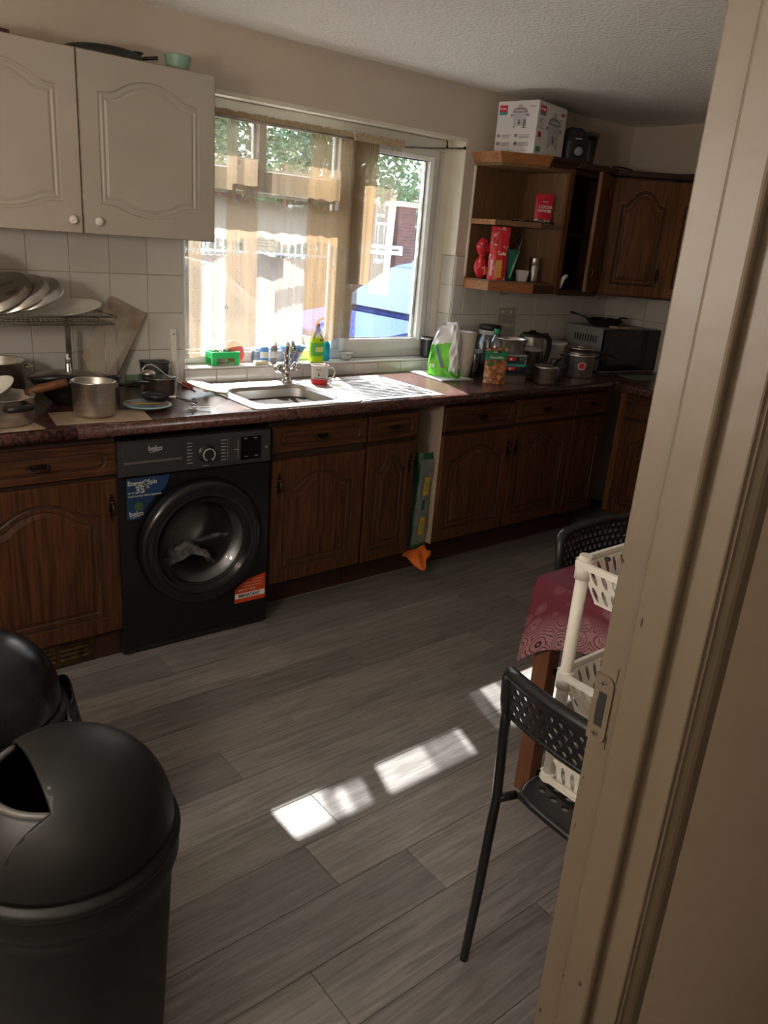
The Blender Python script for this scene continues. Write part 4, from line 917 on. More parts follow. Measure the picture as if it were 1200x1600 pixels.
# ------------------------------------------------------------------ outside: street with parked cars, garden wall, trees
asph = B().box(-12, 26, .5, 26, -.30, -.22).build('ground', mat('asphalt', (.26, .255, .24), .9, col2=(.20, .195, .185), scale=8)); asph['kind'] = 'structure'
def car(label, loc, body, rz=0):
    t = thing('car', label, 'car', loc, rz, 'cars parked outside'); bm_ = mat('car_paint_'+str(len(bpy.data.materials)), body, .8, spec=.02)
    side = [(0, .35), (0, .62), (.06, .80), (.95, .92), (1.0, .93), (3.55, .95), (4.05, .90), (4.15, .70), (4.15, .35)]
    top = [(.85, .92), (1.55, 1.36), (1.9, 1.42), (3.0, 1.42), (3.45, 1.34), (3.95, .93)]
    hw = .86; b = B()
    def sec(p, y, ins=0): return [(x, y, z) for x, z in p]
    b.rings([sec(side, -hw+.05), sec(side, -hw), sec(side, hw), sec(side, hw-.05)], [0, 0, 0], sm=False); b.add(sec(side, -hw+.05), [list(range(len(side)))[::-1]]); b.build('body', bm_, t, bev=.05, seg=3)
    b = B(); o_, i_ = [(x, -hw+.03, z) for x, z in top], [(x+(2.3-x)*.03, -hw+.03+.20*(z-.92)/.5, z) for x, z in top]
    r_ = [(x+(2.3-x)*.03, hw-.03-.20*(z-.92)/.5, z) for x, z in top]
    b.rings([i_, r_], [0], cap=True); b.add(i_, [list(range(len(i_)))[::-1]]); b.build('cabin', bm_, t, bev=.03, seg=3)
    gl = mat('car_glass', (.014, .026, .045), .8, spec=.02) if not bpy.data.materials.get('car_glass') else bpy.data.materials['car_glass']
    def gy(z, s, e=.006): return s*(hw-.03-.20*(z-.92)/.5+e)
    for s in (-1, 1):
        for q in ([(1.12, .97), (1.66, 1.31), (2.22, 1.36), (2.22, .97)], [(2.30, .97), (2.30, 1.36), (3.02, 1.35), (3.40, 1.27), (3.66, .97)]):
            g = B(); g.add([(x, gy(z, s), z) for x, z in q]+[(x, gy(z, s, -.02), z) for x, z in q], [list(range(len(q))), list(range(len(q), 2*len(q)))[::-1]]); g.build('side_window', gl, t)
    for q in ([(.93, .97), (1.50, 1.335)], [(3.87, .99), (3.52, 1.29)]):
        sg = -1 if q[0][0] < 2 else 1; g = B(); (xa, za), (xb, zb) = q
        g.add([(xa+sg*.012, -.74, za), (xa+sg*.012, .74, za), (xb+sg*.012, .60, zb), (xb+sg*.012, -.60, zb)], [(0, 1, 2, 3)]); g.build('windscreen', gl, t, solid=.01)
    for x in (.78, 3.35):
        for s in (-1, 1):
            w = B(); w.lathe([(0, -.10), (.19, -.10), (.20, -.06), (.31, -.08), (.32, 0), (.31, .08), (.2, .1)], 24, sm=True); w.build('wheel', M['black'], t, loc=(x, s*(hw-.06), .10), rot=(pi/2, 0, 0))
    for s in (-1, 1): B().sphere(.09, (0, 0, 0), 10, 8, sc=(.7, 1, .7)).build('door_mirror', bm_, t, loc=(1.30, s*(hw+.06), .98))
    B().box(-.015, .02, -.60, .60, .62, .74).build('headlamp', M['china'], t)
    return t
car('blue hatchback car parked outside the right-hand casement', (3.95, 2.9, -.06), (.0012, .013, .10))
car('white car parked behind the net curtain, left of the blue car', (-.55, 3.1, -.06), (.075, .078, .082))
bw = mat('garden_brick', (.24, .075, .05), .85)
nn = bw.node_tree.nodes; ll = bw.node_tree.links; bt = nn.new('ShaderNodeTexBrick'); bt.inputs['Scale'].default_value = 4.4; bt.inputs['Color1'].default_value = (.12, .035, .022, 1); bt.inputs['Color2'].default_value = (.075, .022, .018, 1); bt.inputs['Mortar'].default_value = (.12, .10, .09, 1); bt.inputs['Mortar Size'].default_value = .012
tcn = nn.new('ShaderNodeTexCoord'); mpn = nn.new('ShaderNodeMapping'); mpn.inputs['Rotation'].default_value = (pi/2, 0, 0); ll.new(tcn.outputs['Object'], mpn.inputs[0]); ll.new(mpn.outputs[0], bt.inputs['Vector']); ll.new(bt.outputs['Color'], nn['Principled BSDF'].inputs['Base Color'])
gw = thing('garden_wall', 'red-brown brick garden wall with piers across the street', 'wall', (0, 9, 0))
B().box(1.5, 9.2, 0, .22, -.22, 1.1).box(10.0, 18, 0, .22, -.22, 1.1).build('low_wall', bw, gw)
for x in (1.3, 5.2, 9.0, 9.95, 14.0): B().box(x, x+.42, -.10, .32, -.22, 2.15).build('pier', bw, gw); B().prism([(x-.05, 2.15), (x+.47, 2.15), (x+.40, 2.24), (x+.02, 2.24)], -.15, .37, 1).build('pier_cap', M['grout'], gw)
rl = B()
for i in range(60):
    x = 5.7+i*.14
    if 8.95 < x < 9.4 or 9.9 < x < 10.4: continue
    rl.box(x, x+.03, .09, .12, 1.1, 1.85)
rl.box(5.7, 14, .085, .125, 1.80, 1.85).box(5.7, 14, .085, .125, 1.15, 1.19)
tag(rl.build('railings', mat('railing_grey', (.22, .23, .25), .5), gw), kind='stuff')
sg = B().box(0, 1.05, -.02, .0, 0, .17).build('street_sign', mat('sign_white', (.45, .46, .48), .5), loc=(9.02, 8.88, 1.28)); tag(sg, 'white street name sign fixed to the brick garden wall outside', 'sign')
for i, (x, w) in enumerate(((.10, .30), (.44, .22), (.70, .25))): B().box(x, x+w, -.024, -.019, .075, .105).build('lettering', M['print_dark'], sg)
hs = thing('house', 'brick house across the street behind the hedge, dark slate roof', 'house', (6.5, 15, 0))
B().box(0, 11, 0, 6, -.22, 3.0).build('wall', bw, hs); B().prism([(-.4, 2.9), (6.4, 2.9), (3, 5.2)], -.3, 11.3, 0).build('roof', mat('slate_roof', (.05, .06, .09), .7), hs)
for x in (1.2, 4.2, 7.6): fr_ = B().box(x, x+1.3, -.05, 0, .9, 2.2).build('window', M['upvc'], hs); B().box(x+.08, x+.62, -.07, -.04, .98, 2.12).box(x+.70, x+1.22, -.07, -.04, .98, 2.12).build('pane', bpy.data.materials['car_glass'], fr_)
leafm = mat('leaf_green', (.07, .13, .05), .6, col2=(.20, .26, .12), scale=2.2, objrand=.1)
for nd in [leafm.node_tree.nodes['Principled BSDF']]: nd.inputs['Transmission Weight'].default_value = .0
def tree(name, label, x, y, z0, z1, rx, ry, n, cat='tree', trunk=True):
    t = thing(name, label, cat, (x, y, -.22), group='trees and hedges outside'); b = B(); v = []; f = []
    for i in range(n):
        a, c_ = random.uniform(0, 2*pi), random.uniform(-1, 1); rr = random.uniform(.55, 1)**.5; s_ = sqrt(1-c_*c_)
        lump = 1+.16*sin(3*a+x)+.12*sin(5*a+7*c_)
        p = Vector((rx*rr*s_*cos(a)*lump, ry*rr*s_*sin(a)*lump, (z0+z1)/2+.22+(z1-z0)/2*rr*c_*lump)); d1 = Vector((random.gauss(0, 1), random.gauss(0, 1), random.gauss(0, .6))).normalized(); d2 = d1.cross(Vector((random.gauss(0, 1), random.gauss(0, 1), random.gauss(0, 1)))).normalized(); s = random.uniform(.05, .11)
        k = len(v); v += [p-d1*s, p+d2*s*.5, p+d1*s, p-d2*s*.5]; f.append((k, k+1, k+2, k+3))
    b.add(v, f); tag(b.build('foliage', leafm, t, merge=False), kind='stuff')
    if trunk: B().tube([(0, 0, 0), (.05, 0, (z0+z1)/4), (0, .05, (z0+z1)/2)], [.16, .13, .07], 10).build('trunk', M['wood'], t)
tree('tree', 'leafy green tree left of the house, seen through the upper panes', 5.0, 11.5, 1.9, 4.6, 1.9, 1.3, 9000)
tree('tree', 'broad leafy tree behind the brick pier, filling the top of the casement', 9.3, 12, 2.1, 5.0, 2.0, 1.3, 10000)
tree('tree', 'leafy tree at the far right beyond the railings', 13.9, 12.4, 1.9, 4.8, 2.2, 1.5, 5000)
tree('hedge', 'low clipped hedge behind the railings across the street', 7.2, 10.2, .2, 1.75, 1.9, .5, 2400, cat='hedge', trunk=False)
tree('hedge', 'dark hedge left of the garden wall, behind the white car', 2.6, 9.6, .1, 3.4, 2.2, .9, 3600, cat='hedge', trunk=False)
# ------------------------------------------------------------------ sink, taps
sk = thing('sink_unit', 'stainless steel inset sink with ribbed drainer under the window', 'sink', (0, 0, .905))
b = B(); ux0, ux1, uy0, uy1 = 1.475, 2.445, -.585, -.085
def rr(x0, x1, y0, y1, r, z, n=7):
    p = []
    for cx_, cy_, a0 in ((x0+r, y0+r, pi), (x1-r, y0+r, 1.5*pi), (x1-r, y1-r, 0), (x0+r, y1-r, .5*pi)):
        for i in range(n): a = a0+pi/2*i/(n-1); p.append((cx_+r*cos(a), cy_+r*sin(a), z))
    return p
R = [rr(1.56, 1.915, -.50, -.20, .07, -.165), rr(1.552, 1.923, -.508, -.192, .075, -.150), rr(1.545, 1.93, -.515, -.185, .075, -.012), rr(1.538, 1.937, -.522, -.178, .08, .002), rr(1.515, 1.960, -.545, -.155, .09, .003), rr(1.510, 1.965, -.55, -.15, .09, .0045)]
b.rings(R[::-1], [0]*5, cap=True, sm=True)
basin = b.build('basin', M['steel_sink'], sk, merge=False)
b = B(); o_ = rr(ux0, 1.985, uy0, uy1, .03, .0045); i_ = R[-1]; b.rings([rr(ux0-.002, 1.987, uy0-.002, uy1+.002, .03, .0006), o_, i_], [0, 0], cap=False); b.build('bowl_surround', M['steel_sink'], sk)
b = B(); b.box(1.985, ux1, uy0, uy1, .0006, .0025); b.box(1.985, 2.03, uy0+.02, uy1-.02, .0025, .0045)
b.box(2.03, ux1-.004, uy0+.004, uy0+.035, .0025, .0045).box(2.03, ux1-.004, uy1-.075, uy1-.004, .0025, .0045).box(ux1-.02, ux1-.002, uy0+.03, uy1-.03, .0025, .0045)
b.build('drainer', M['steel_sink'], sk)
rb = B()
for i in range(11):
    y = uy0+.055+i*.030; rb.tube([(2.05, y, .0025), (2.24, y, .0032), (2.42, y, .0025)], .0042, 6, flat=.7)
tag(rb.build('drainer_ribs', M['steel_sink'], sk), kind='stuff')
wst = B(); wst.lathe([(0, .001), (.02, .001), (.034, .003), (.036, 0)], 24); wst.build('waste', M['chrome'], sk, loc=(1.74, -.33, -.165))
of = B(); of.cyl(.015, 0, .002, 20)
for k in range(3): of.add([(.010*cos(a), .010*sin(a), .0026) for a in (2*pi*k/3+.2, 2*pi*k/3+1.5)]+[(.002*cos(2*pi*k/3+.8), .002*sin(2*pi*k/3+.8), .0026)], [(0, 1, 2)], 1)
of.build('overflow', [M['chrome'], M['gasket']], sk, loc=(1.9265, -.36, -.05), rot=(0, -pi/2, 0))
tp = thing('mixer_tap', 'chrome mixer tap with two fluted side handles behind the sink', 'tap', (1.893, -.125, .9095))
b = B(); b.lathe([(0, .0), (.028, 0), (.028, .006), (.022, .012), (.018, .03), (.026, .040), (.020, .058), (.014, .066)], 24); b.build('base', M['chrome'], tp)
B().tube([(0, 0, .05), (0, 0, .12), (-.003, -.008, .160), (-.010, -.03, .185), (-.018, -.06, .188), (-.024, -.085, .172), (-.026, -.092, .150)], [.0145, .013, .0125, .012, .0115, .0115, .0125], 14).build('spout', M['chrome'], tp)
for s in (-1, 1):
    B().tube([(0, 0, .035), (s*.030, -.004, .052), (s*.040, -.006, .058)], [.012, .011, .011], 12).build('valve_arm', M['chrome'], tp)
    h = B(); n = 36; prof = [(.010, 0), (.020, .004), (.023, .012), (.021, .026), (.012, .032), (0, .033)]; v = []
    for r_, z in prof:
        for i in range(n): a = 2*pi*i/n; q = r_*(1+.10*cos(6*a)); v.append((q*cos(a), q*sin(a), z))
    h.add(v, [(j*n+i, j*n+(i+1) % n, (j+1)*n+(i+1) % n, (j+1)*n+i) for j in range(len(prof)-1) for i in range(n)], 0, True)
    h.build('tap_handle', M['chrome'], tp, loc=(s*.038, -.006, .056), rot=(0, s*radians(38), 0))

# ------------------------------------------------------------------ vessel helpers
def vessel(name, label, cat, x, y, z, r, h, m=None, t=.0022, flare=0, base=None, rim=True, group=None, rbot=None, body='body', open_=True, rz=0):
    T_ = thing(name, label, cat, (x, y, z), rz, group); rb_ = rbot if rbot else r*.96; b = B(); br = min(.012, h*.2)
    prof = [(0, 0), (rb_-br, 0), (rb_-br*.3, br*.3), (rb_, br), (r, h-.004)]+([(r+.003, h-.001), (r+.003, h+.001), (r+.0005, h+.002)] if rim else [(r, h)])+[(r-t, h-.002), (rb_-t, br+.002), (rb_-br-.001, t), (0, t)]
    b.lathe(prof, 44); b.build(body, m or M['steel'], T_); return T_
def side_handle(T_, pts, r, m=None, name='handle', n=10, flat=1.0): return B().tube(pts, r, n, flat=flat).build(name, m or M['black'], T_)
def lid_mesh(r, dome=.02, n=40): return [(r, 0), (r+.002, .003), (r-.006, .005), (r*.75, dome*.6), (r*.3, dome*.95), (0, dome)]
def pouch(w, h, d, m):
    b = B(); N = 10; Mh = 12; v = []
    for sgn in (-1, 1):
        for j in range(Mh+1):
            for i in range(N+1):
                u, q = i/N, j/Mh; dd_ = d*(sin(pi*u)**.6 if 0 < u < 1 else 0)*(1-q)**.55*(.25+.75*(1-q))*.5+.001
                v.append((w*(u-.5)*(1-.02*sin(pi*q)), sgn*(dd_+.0006*sin(13*u+9*q)), h*q))
    k = (N+1)*(Mh+1)
    for s in (0, 1): b.add(v[s*k:(s+1)*k], [(j*(N+1)+i, j*(N+1)+i+1, (j+1)*(N+1)+i+1, (j+1)*(N+1)+i)[::(1 if s == 0 else -1)] for j in range(Mh) for i in range(N)], 0, True)
    return b
ZW = .905
# ---- left-hand worktop --------------------------------------------------
bd = B().prism([(.775, -.395), (.752, -.562), (1.058, -.598), (1.092, -.430)], ZW, ZW+.004).build('chopping_board', M['board'], bev=.001); tag(bd, 'thin worn beige board under the large open steel saucepan', 'board')
bd2 = B().prism([(.45, -.47), (.695, -.478), (.708, -.600), (.45, -.610)], ZW, ZW+.003).build('chopping_board', M['board'], bev=.001); tag(bd2, 'small cream board poking out under the low steel casserole pot', 'board')
sp1 = vessel('saucepan', 'large open steel saucepan with black handle on the beige board, in front', 'saucepan', .905, -.478, ZW+.0045, .070, .118)
side_handle(sp1, [(.070, .020, .105), (.105, .028, .092), (.15, .03, .098), (.205, .03, .094)], [.006, .009, .0115, .0095], n=10, flat=.7)
B().box(.060, .090, .010, .034, .088, .104).build('handle_bracket', M['steel'], sp1, bev=.003)
pt = vessel('casserole_pot', 'low steel casserole pot with black side grip at the left end of the worktop', 'pot', .605, -.47, ZW+.0035, .108, .086)
a = radians(-72); gx, gy = cos(a), sin(a)
side_handle(pt, [(.102*cos(a+q)*1.0, .102*sin(a+q), .062) for q in (-.36,)]+[(.126*cos(a+q), .126*sin(a+q), .064) for q in (-.30, 0, .30)]+[(.102*cos(a+.36), .102*sin(a+.36), .062)], .0095, flat=1.2)
lw = thing('frying_pan', 'small white frying pan with brown wooden handle lying in the casserole pot', 'pan', (.585, -.48, .995), 0, rot=(radians(4), radians(-26), 0))
b = B(); b.lathe([(0, 0), (.062, 0), (.082, .022), (.085, .023), (.080, .020), (.060, .003), (0, .003)], 40); b.build('pan_body', M['china'], lw)
hw_ = thing('pan_handle', 'brown wooden handle sticking out of the casserole pot towards the saucepan', 'handle', (0, 0, 0))
P1, P2 = on(38, 613, 1, -.43), on(104, 597, 1, -.44)
B().tube([P1, P1.lerp(P2, .3), P1.lerp(P2, .92), P2], [.010, .0145, .0135, .0125], 14).build('grip', M['handle_wood'], hw_); B().sphere(.006, P2+Vector((.001, -.001, 0)), 8, 6).build('end_cap', M['bronze'], hw_)
kf = B().tube([(.40, -.592, ZW+.008), (.50, -.594, ZW+.008), (.56, -.596, ZW+.009), (.571, -.597, ZW+.009)], [.006, .0085, .0085, .007], 12, flat=.8).build('knife_handle', M['black'], None); tag(kf, 'black knife handle lying on the front edge of the left worktop', 'knife')
sp2 = vessel('stock_pot', 'tall open steel stock pot at the left edge, behind the casserole pot', 'pot', .655, -.20, ZW, .105, .155)
B().tube([(.105, -.02, .13), (.13, -.01, .13), (.13, .03, .13), (.10, .04, .13)], .005, 8).build('handle', M['steel'], sp2)
wk = thing('wok', 'black wok with steel-knobbed glass lid behind the large saucepan', 'pan', (.898, -.245, ZW))
b = B(); b.lathe([(0, .003), (.055, 0), (.06, .004), (.105, .055), (.132, .088), (.136, .090), (.130, .087), (.10, .055), (.055, .008), (0, .008)], 44); b.build('pan_body', M['black_matt'], wk)
B().tube([(-.115, -.07, .078), (-.15, -.085, .105), (-.07, -.10, .112), (.0, -.115, .110)], [.010, .013, .013, .011], 10, flat=.8).build('handle', M['black'], wk)
B().tube([(.03, -.125, .098), (.07, -.125, .103), (.13, -.105, .104), (.145, -.10, .106)], [.008, .012, .012, .010], 10, flat=.8).build('handle', M['black'], wk)
b = B(); b.lathe([(.128, .089), (.131, .094), (.120, .100), (.06, .112), (0, .115)], 40); b.build('lid', M['steel_dark'], wk); b = B(); b.lathe([(.132, .088), (.137, .093), (.132, .097), (.127, .093)], 44); b.build('lid_band', M['black'], wk)
b = B(); b.lathe([(0, .178), (.004, .177), (.006, .170), (.004, .165), (.010, .160), (.011, .156), (.006, .152), (.0095, .140), (.011, .118), (.013, .112)], 20); b.build('lid_knob', M['chrome'], wk)
# dish rack with shelf
rkx0, rkx1, ry0, ry1, rzt = .34, 1.045, -.345, -.115, 1.222
dr_ = thing('dish_rack', 'wire dish rack holding plates above the pots, left of the window', 'rack', (0, 0, ZW))
zt = rzt-ZW
b = B(); b.tube([(rkx0, ry0, zt), (rkx1, ry0, zt), (rkx1, ry1, zt), (rkx0, ry1, zt)], .0045, 8, closed=True); b.tube([(rkx0, ry0, zt-.028), (rkx1, ry0, zt-.028), (rkx1, ry1, zt-.028), (rkx0, ry1, zt-.028)], .0025, 6, closed=True); b.build('shelf_frame', M['steel_dark'], dr_)
wv = B()
for i in range(46):
    x = rkx0+.015+i*.0153; wv.tube([(x, ry0, zt), (x+.004, ry0-.001, zt-.014), (x, ry0, zt-.028), (x, (ry0+ry1)/2, zt-.032), (x, ry1, zt-.028), (x, ry1, zt)], .0012, 5)
for y in (-.29, -.23, -.17): wv.tube([(rkx0, y, zt-.031), (rkx1, y, zt-.031)], .0015, 5)
wv.tube([(rkx0, ry0-.001, zt-.014), (rkx1, ry0-.001, zt-.014)], .0013, 5)
tag(wv.build('shelf_wires', M['steel_dark'], dr_), kind='stuff')
for x, y in ((rkx1-.10, ry1), (rkx1-.004, ry0), (rkx0+.02, ry1)): B().box(x-.010, x+.010, y-.002, y+.002, 0, zt).build('leg', M['steel_dark'], dr_) if y == ry1 else B().tube([(x, y, 0), (x, y, zt)], .0028, 6).build('leg', M['steel_dark'], dr_)
B().tube([(rkx1-.035, ry0+.03, 0), (rkx1-.035, ry0+.03, zt-.03)], .002, 6).tube([(rkx1-.06, ry0+.10, .02), (rkx1-.03, ry0+.02, .03)], .002, 6).build('side_wire', M['steel_dark'], dr_)
pq = rzt+.005
wp = thing('serving_plate', 'large flat white oval serving plate on the dish rack, behind the steel dishes', 'plate', (.88, -.23, pq-.002), rot=(radians(7), radians(-8), 0))
b = B(); b.lathe([(0, 0), (.07, 0), (.125, .010), (.15, .013), (.152, .016), (.148, .016), (.12, .013), (.07, .004), (0, .004)], 48, sx=1.0, sy=.72); b.build('plate_body', M['china'], wp)
for i, (x, ti, lb) in enumerate(((.69, 27, 'steel dish leaning leftmost of the three on the dish rack, stained top'), (.75, 25, 'steel dish leaning in the middle of the three on the dish rack'), (.80, 22, 'steel dish leaning rightmost of the three, against the oval plate'))):
    t = thing('steel_dish', lb, 'dish', (x, -.262+.004*i, pq+.002), group='steel dishes on the dish rack', rot=(radians(28), radians(-ti), radians(12)))
    b = B(); R_ = (.126, .116, .108)[i]; b.lathe([(0, .026), (R_-.012, .026), (R_-.006, .024), (R_, .003), (R_+.002, 0), (R_-.002, .002), (R_-.010, .022), (0, .023)], 48, c=(.0, 0, .05)); b.build('dish_body', M['steel'] if i else mat('stained_steel', (.40, .37, .33), .40, 1, col2=(.22, .18, .15), scale=14, contrast=(.5, .62)), t)
    t.rotation_euler = (radians(10), radians(-ti), radians(6)); t.location.z = pq+.006
ep = B().lathe([(0, 0), (.06, 0), (.10, .012), (.102, .014), (.06, .004), (0, .004)], 40).build('dinner_plate', M['china'], loc=(.555, -.33, pq+.10), rot=(radians(80), 0, radians(-25))); tag(ep, 'white plate standing on edge at the left end of the dish rack', 'plate')
# chopping board leaning on the wall
cb = thing('cutting_board', 'tall stained white cutting board leaning on the tiles beside the dish rack', 'board', (0, 0, 0))
cbp = [on(150, 572, 1, -.10), on(183, 585, 1, -.075), on(228, 490, 1, -.018), on(172, 462, 1, -.030)]
cbp[0] = on(128, 556, 1, -.105)
n_ = (cbp[1]-cbp[0]).cross(cbp[3]-cbp[0]).normalized(); n_ = n_ if n_.y < 0 else -n_
lowest = min(p.z for p in cbp); 
cbp2 = [p for p in cbp]; ext_ = Vector((cbp[0].x-.01, cbp[0].y-.02, ZW+.004)); 
b = B(); ring0 = [cbp[0], ext_+Vector((.05, .005, 0)), cbp[1], cbp[2], cbp[3]]
b.add([p+n_*.006 for p in ring0]+[p-n_*.006 for p in ring0], [(0, 1, 2, 3, 4), (9, 8, 7, 6, 5)]+[(i, 5+i, 5+(i+1) % 5, (i+1) % 5) for i in range(5)]); b.build('board_slab', M['cutboard'], cb, bev=.003)
B().tube([p+n_*.001 for p in (ring0[1], ring0[2], ring0[3])], .0035, 6).build('red_edge_strip', mat('dark_red_edge', (.14, .03, .025), .5), cb)
# cup, tins, bowls
x, y, r, h = stand(205, 604, 35, 583); gm = vessel('mug', 'sage green mug behind the blue plate', 'mug', x, y, ZW, r, h, M['greenmug'], t=.003)
side_handle(gm, [(r*.95, 0, h*.8), (r+.02, .0, h*.78), (r+.024, 0, h*.5), (r*.98, 0, h*.25)], .004, M['greenmug'])
tin = vessel('steel_tumbler', 'open ridged steel canister behind the green mug', 'canister', x+.035, y+.075, ZW, .030, .095, M['steel_dark'])
x, y, r, h = stand(252, 621, 50, 590); sp3 = vessel('saucepan', 'small steel saucepan holding a ladle, right of the green mug', 'saucepan', x, y, ZW, r, h)
B().lathe([(r*.97, h), (r+.004, h+.004), (r*.8, h+.008), (r*.2, h+.012), (0, h+.012)], 40).build('lid', M['glass'], sp3)
gb2 = thing('glass_dish', 'clear glass oven dish standing behind the small saucepan', 'dish', (x+.012, y+.085, ZW))
b = B(); o_ = rr(-.055, .055, -.04, .04, .02, .115); o2 = rr(-.045, .045, -.03, .03, .02, .0); i1 = rr(-.051, .051, -.036, .036, .018, .115); i2 = rr(-.041, .041, -.026, .026, .018, .006)
b.rings([o2, o_, i1, i2], [0, 0, 0], cap=True, sm=True); b.add(o2, [list(range(len(o2)))[::-1]]); b.build('dish_body', M['glass'], gb2); B().tube([(p[0], p[1], .116) for p in o_], .0026, 6, closed=True).build('rim', M['glass'], gb2)
ws = thing('hand_blender', 'white stick blender standing upright against the tiles by the window', 'blender', (1.395, -.035, ZW))
B().tube([(0, 0, .0), (0, 0, .06), (0, .002, .10), (0, .004, .20), (-.001, .006, .228), (-.001, .006, .232)], [.018, .018, .013, .0135, .014, .012], 14).build('body', M['white'], ws)
b = B().cyl(.004, 0, .002, 12); b.build('button', M['print_grey'], ws, loc=(-.002, -.0085, .212), rot=(pi/2, 0, 0))
rd = B().box(-.02, .02, -.015, .015, 0, .022).build('plastic_lid', M['red'], loc=(1.425, -.10, ZW), bev=.004); tag(rd, 'small red plastic lid behind the small saucepan', 'lid')
ld_ = thing('ladle', 'steel ladle lying across the small saucepan', 'ladle', (0, 0, 0)); A_ = on(238, 574, 1, -.235); Bb = on(305, 612, 1, -.26)
q = [A_+Vector((-.012+.03*cos(t_), .0, -.012+.024*sin(t_))) for t_ in [pi*1.15, pi*.9, pi*.65, pi*.4, pi*.2]]
B().tube(q+[A_.lerp(Bb, .3), A_.lerp(Bb, .6), Bb], [.004, .005, .006, .0055, .0045, .004, .005, .006], 8, flat=.6).build('handle', M['steel'], ld_)
B().sphere(.028, A_+Vector((-.02, -.005, -.022)), 16, 8, sc=(1, 1, .5)).build('bowl', M['steel'], ld_)
ll_ = thing('pot_lid', 'steel pot lid with a knob leaning at the left corner of the sink', 'lid', (1.425, -.275, ZW+.032), rot=(radians(4), radians(13), 0))
b = B(); b.lathe([(.088, 0), (.090, .003), (.078, .006), (.05, .012), (0, .016), ], 44); b.lathe([(.088, 0), (.078, .003), (0, .012)], 44); b.build('lid_disc', M['steel'], ll_)
b = B(); b.lathe([(0, -.016), (.012, -.016), (.014, -.010), (.007, -.006), (.006, .004)], 16); b.build('lid_knob', M['steel'], ll_)
bp = thing('side_plate', 'pale blue plastic plate with wooden spoons on it', 'plate', (1.115, -.425, ZW+.004)); b = B(); b.lathe([(0, 0), (.06, 0), (.082, .012), (.086, .013), (.083, .016), (.06, .005), (0, .005)], 44); b.build('plate_body', M['blueplate'], bp)
for i, (p0, p1, lb, mt) in enumerate((((1.045, -.40, .928), (1.185, -.455, .924), 'pale wooden spatula lying across the blue plate', M['oak_worn']), ((1.06, -.425, .928), (1.15, -.44, .925), 'short yellow handled spoon under the wooden spatula', mat('yellow_wood', (.45, .28, .06), .5)))):
    o = B().tube([p0, Vector(p0).lerp(Vector(p1), .5), p1], [.007, .006, .009], 8, flat=.35).build('wooden_spoon', mt); tag(o, lb, 'spoon')
fp = thing('frying_pan', 'tiny black egg pan resting on the blue plate, handle towards the keys', 'pan', (1.170, -.375, ZW+.022), radians(-38)); b = B(); b.lathe([(0, 0), (.042, 0), (.052, .020), (.053, .020), (.042, .003), (0, .003)], 32); b.build('pan_body', M['black_matt'], fp)
B().tube([(.05, 0, .016), (.075, 0, .012), (.13, 0, -.001), (.150, 0, -.008)], [.004, .006, .008, .007], 10, flat=.7).build('handle', M['black'], fp); B().box(.048, .074, -.006, .006, .011, .017).build('ferrule', M['steel'], fp)
ky = thing('key_bunch', 'bunch of silver keys on rings at the front of the worktop', 'keys', (1.255, -.500, ZW+.003))
B().tube([(.018*cos(t*pi/8), .018*sin(t*pi/8), .012+.008*sin(t*pi/8)) for t in range(16)], .0016, 6, closed=True).build('key_ring', M['chrome'], ky); B().tube([(.028+.012*cos(t*pi/8), .0+.012*sin(t*pi/8), .006) for t in range(16)], .0014, 6, closed=True).build('key_ring', M['chrome'], ky)
for i, (a, L_, mm) in enumerate(((-40, .05, 'steel'), (200, .045, 'steel'), (235, .05, 'brass'), (-15, .06, 'steel_dark'))):
    k_ = B(); k_.prism([(.010*cos(t*pi/5), .008*sin(t*pi/5)) for t in range(10)], 0, .002); k_.box(.008, L_, -.003, .003, 0, .002); k_.box(L_-.02, L_-.015, -.006, 0, 0, .002).box(L_-.01, L_-.005, -.005, 0, 0, .002)
    k_.build('key', M[mm], ky, loc=(.006, -.004, .001+.002*i), rot=(0, 0, radians(a)))
# ---- on the window sill ---------------------------------------------------
ZS = .9665
gr = thing('soap_rack', 'bright green plastic stand with steel scourers on the window sill', 'stand', (1.605, .030, ZS)); 
b = B(); b.box(0, .135, 0, .075, .038, .043).box(0, .135, 0, .004, .030, .058).box(0, .135, .071, .075, .030, .058).box(0, .004, .0, .075, .030, .058).box(.131, .135, 0, .075, .030, .058); b.build('tray', M['green'], gr, bev=.002)
for x in (0, .111):
    for y in (0, .063): B().box(x, x+.024, y, y+.012, 0, .031).build('leg', M['green'], gr, bev=.002)
for i, x in enumerate((1.645, 1.695)):
    b = B(); pts = []
    for k in range(260): a, c_ = random.uniform(0, 2*pi), random.uniform(-1, 1); s_ = sqrt(1-c_*c_); q = random.uniform(.6, 1); pts.append((.024*s_*cos(a)*q, .022*s_*sin(a)*q, .015+.013*c_*q))
    b.tube(pts, .0011, 3); o = b.build('steel_scourer', M['steel_dark'], loc=(x, .065, ZS+.0435), merge=False); tag(o, ('left' if i == 0 else 'right')+' curly steel wool scourer on the green stand', 'scourer', 'steel scourers'); 
rp_ = B().lathe([(0, 0), (.045, 0), (.052, .006), (.046, .010), (0, .010)], 36).build('round_pot_lid', mat('coral_plastic', (.72, .12, .10), .4, sss=.2), loc=(1.735, .073, ZS+.052), rot=(radians(72), 0, radians(8))); tag(rp_, 'round coral red lid standing on edge behind the green stand', 'lid')
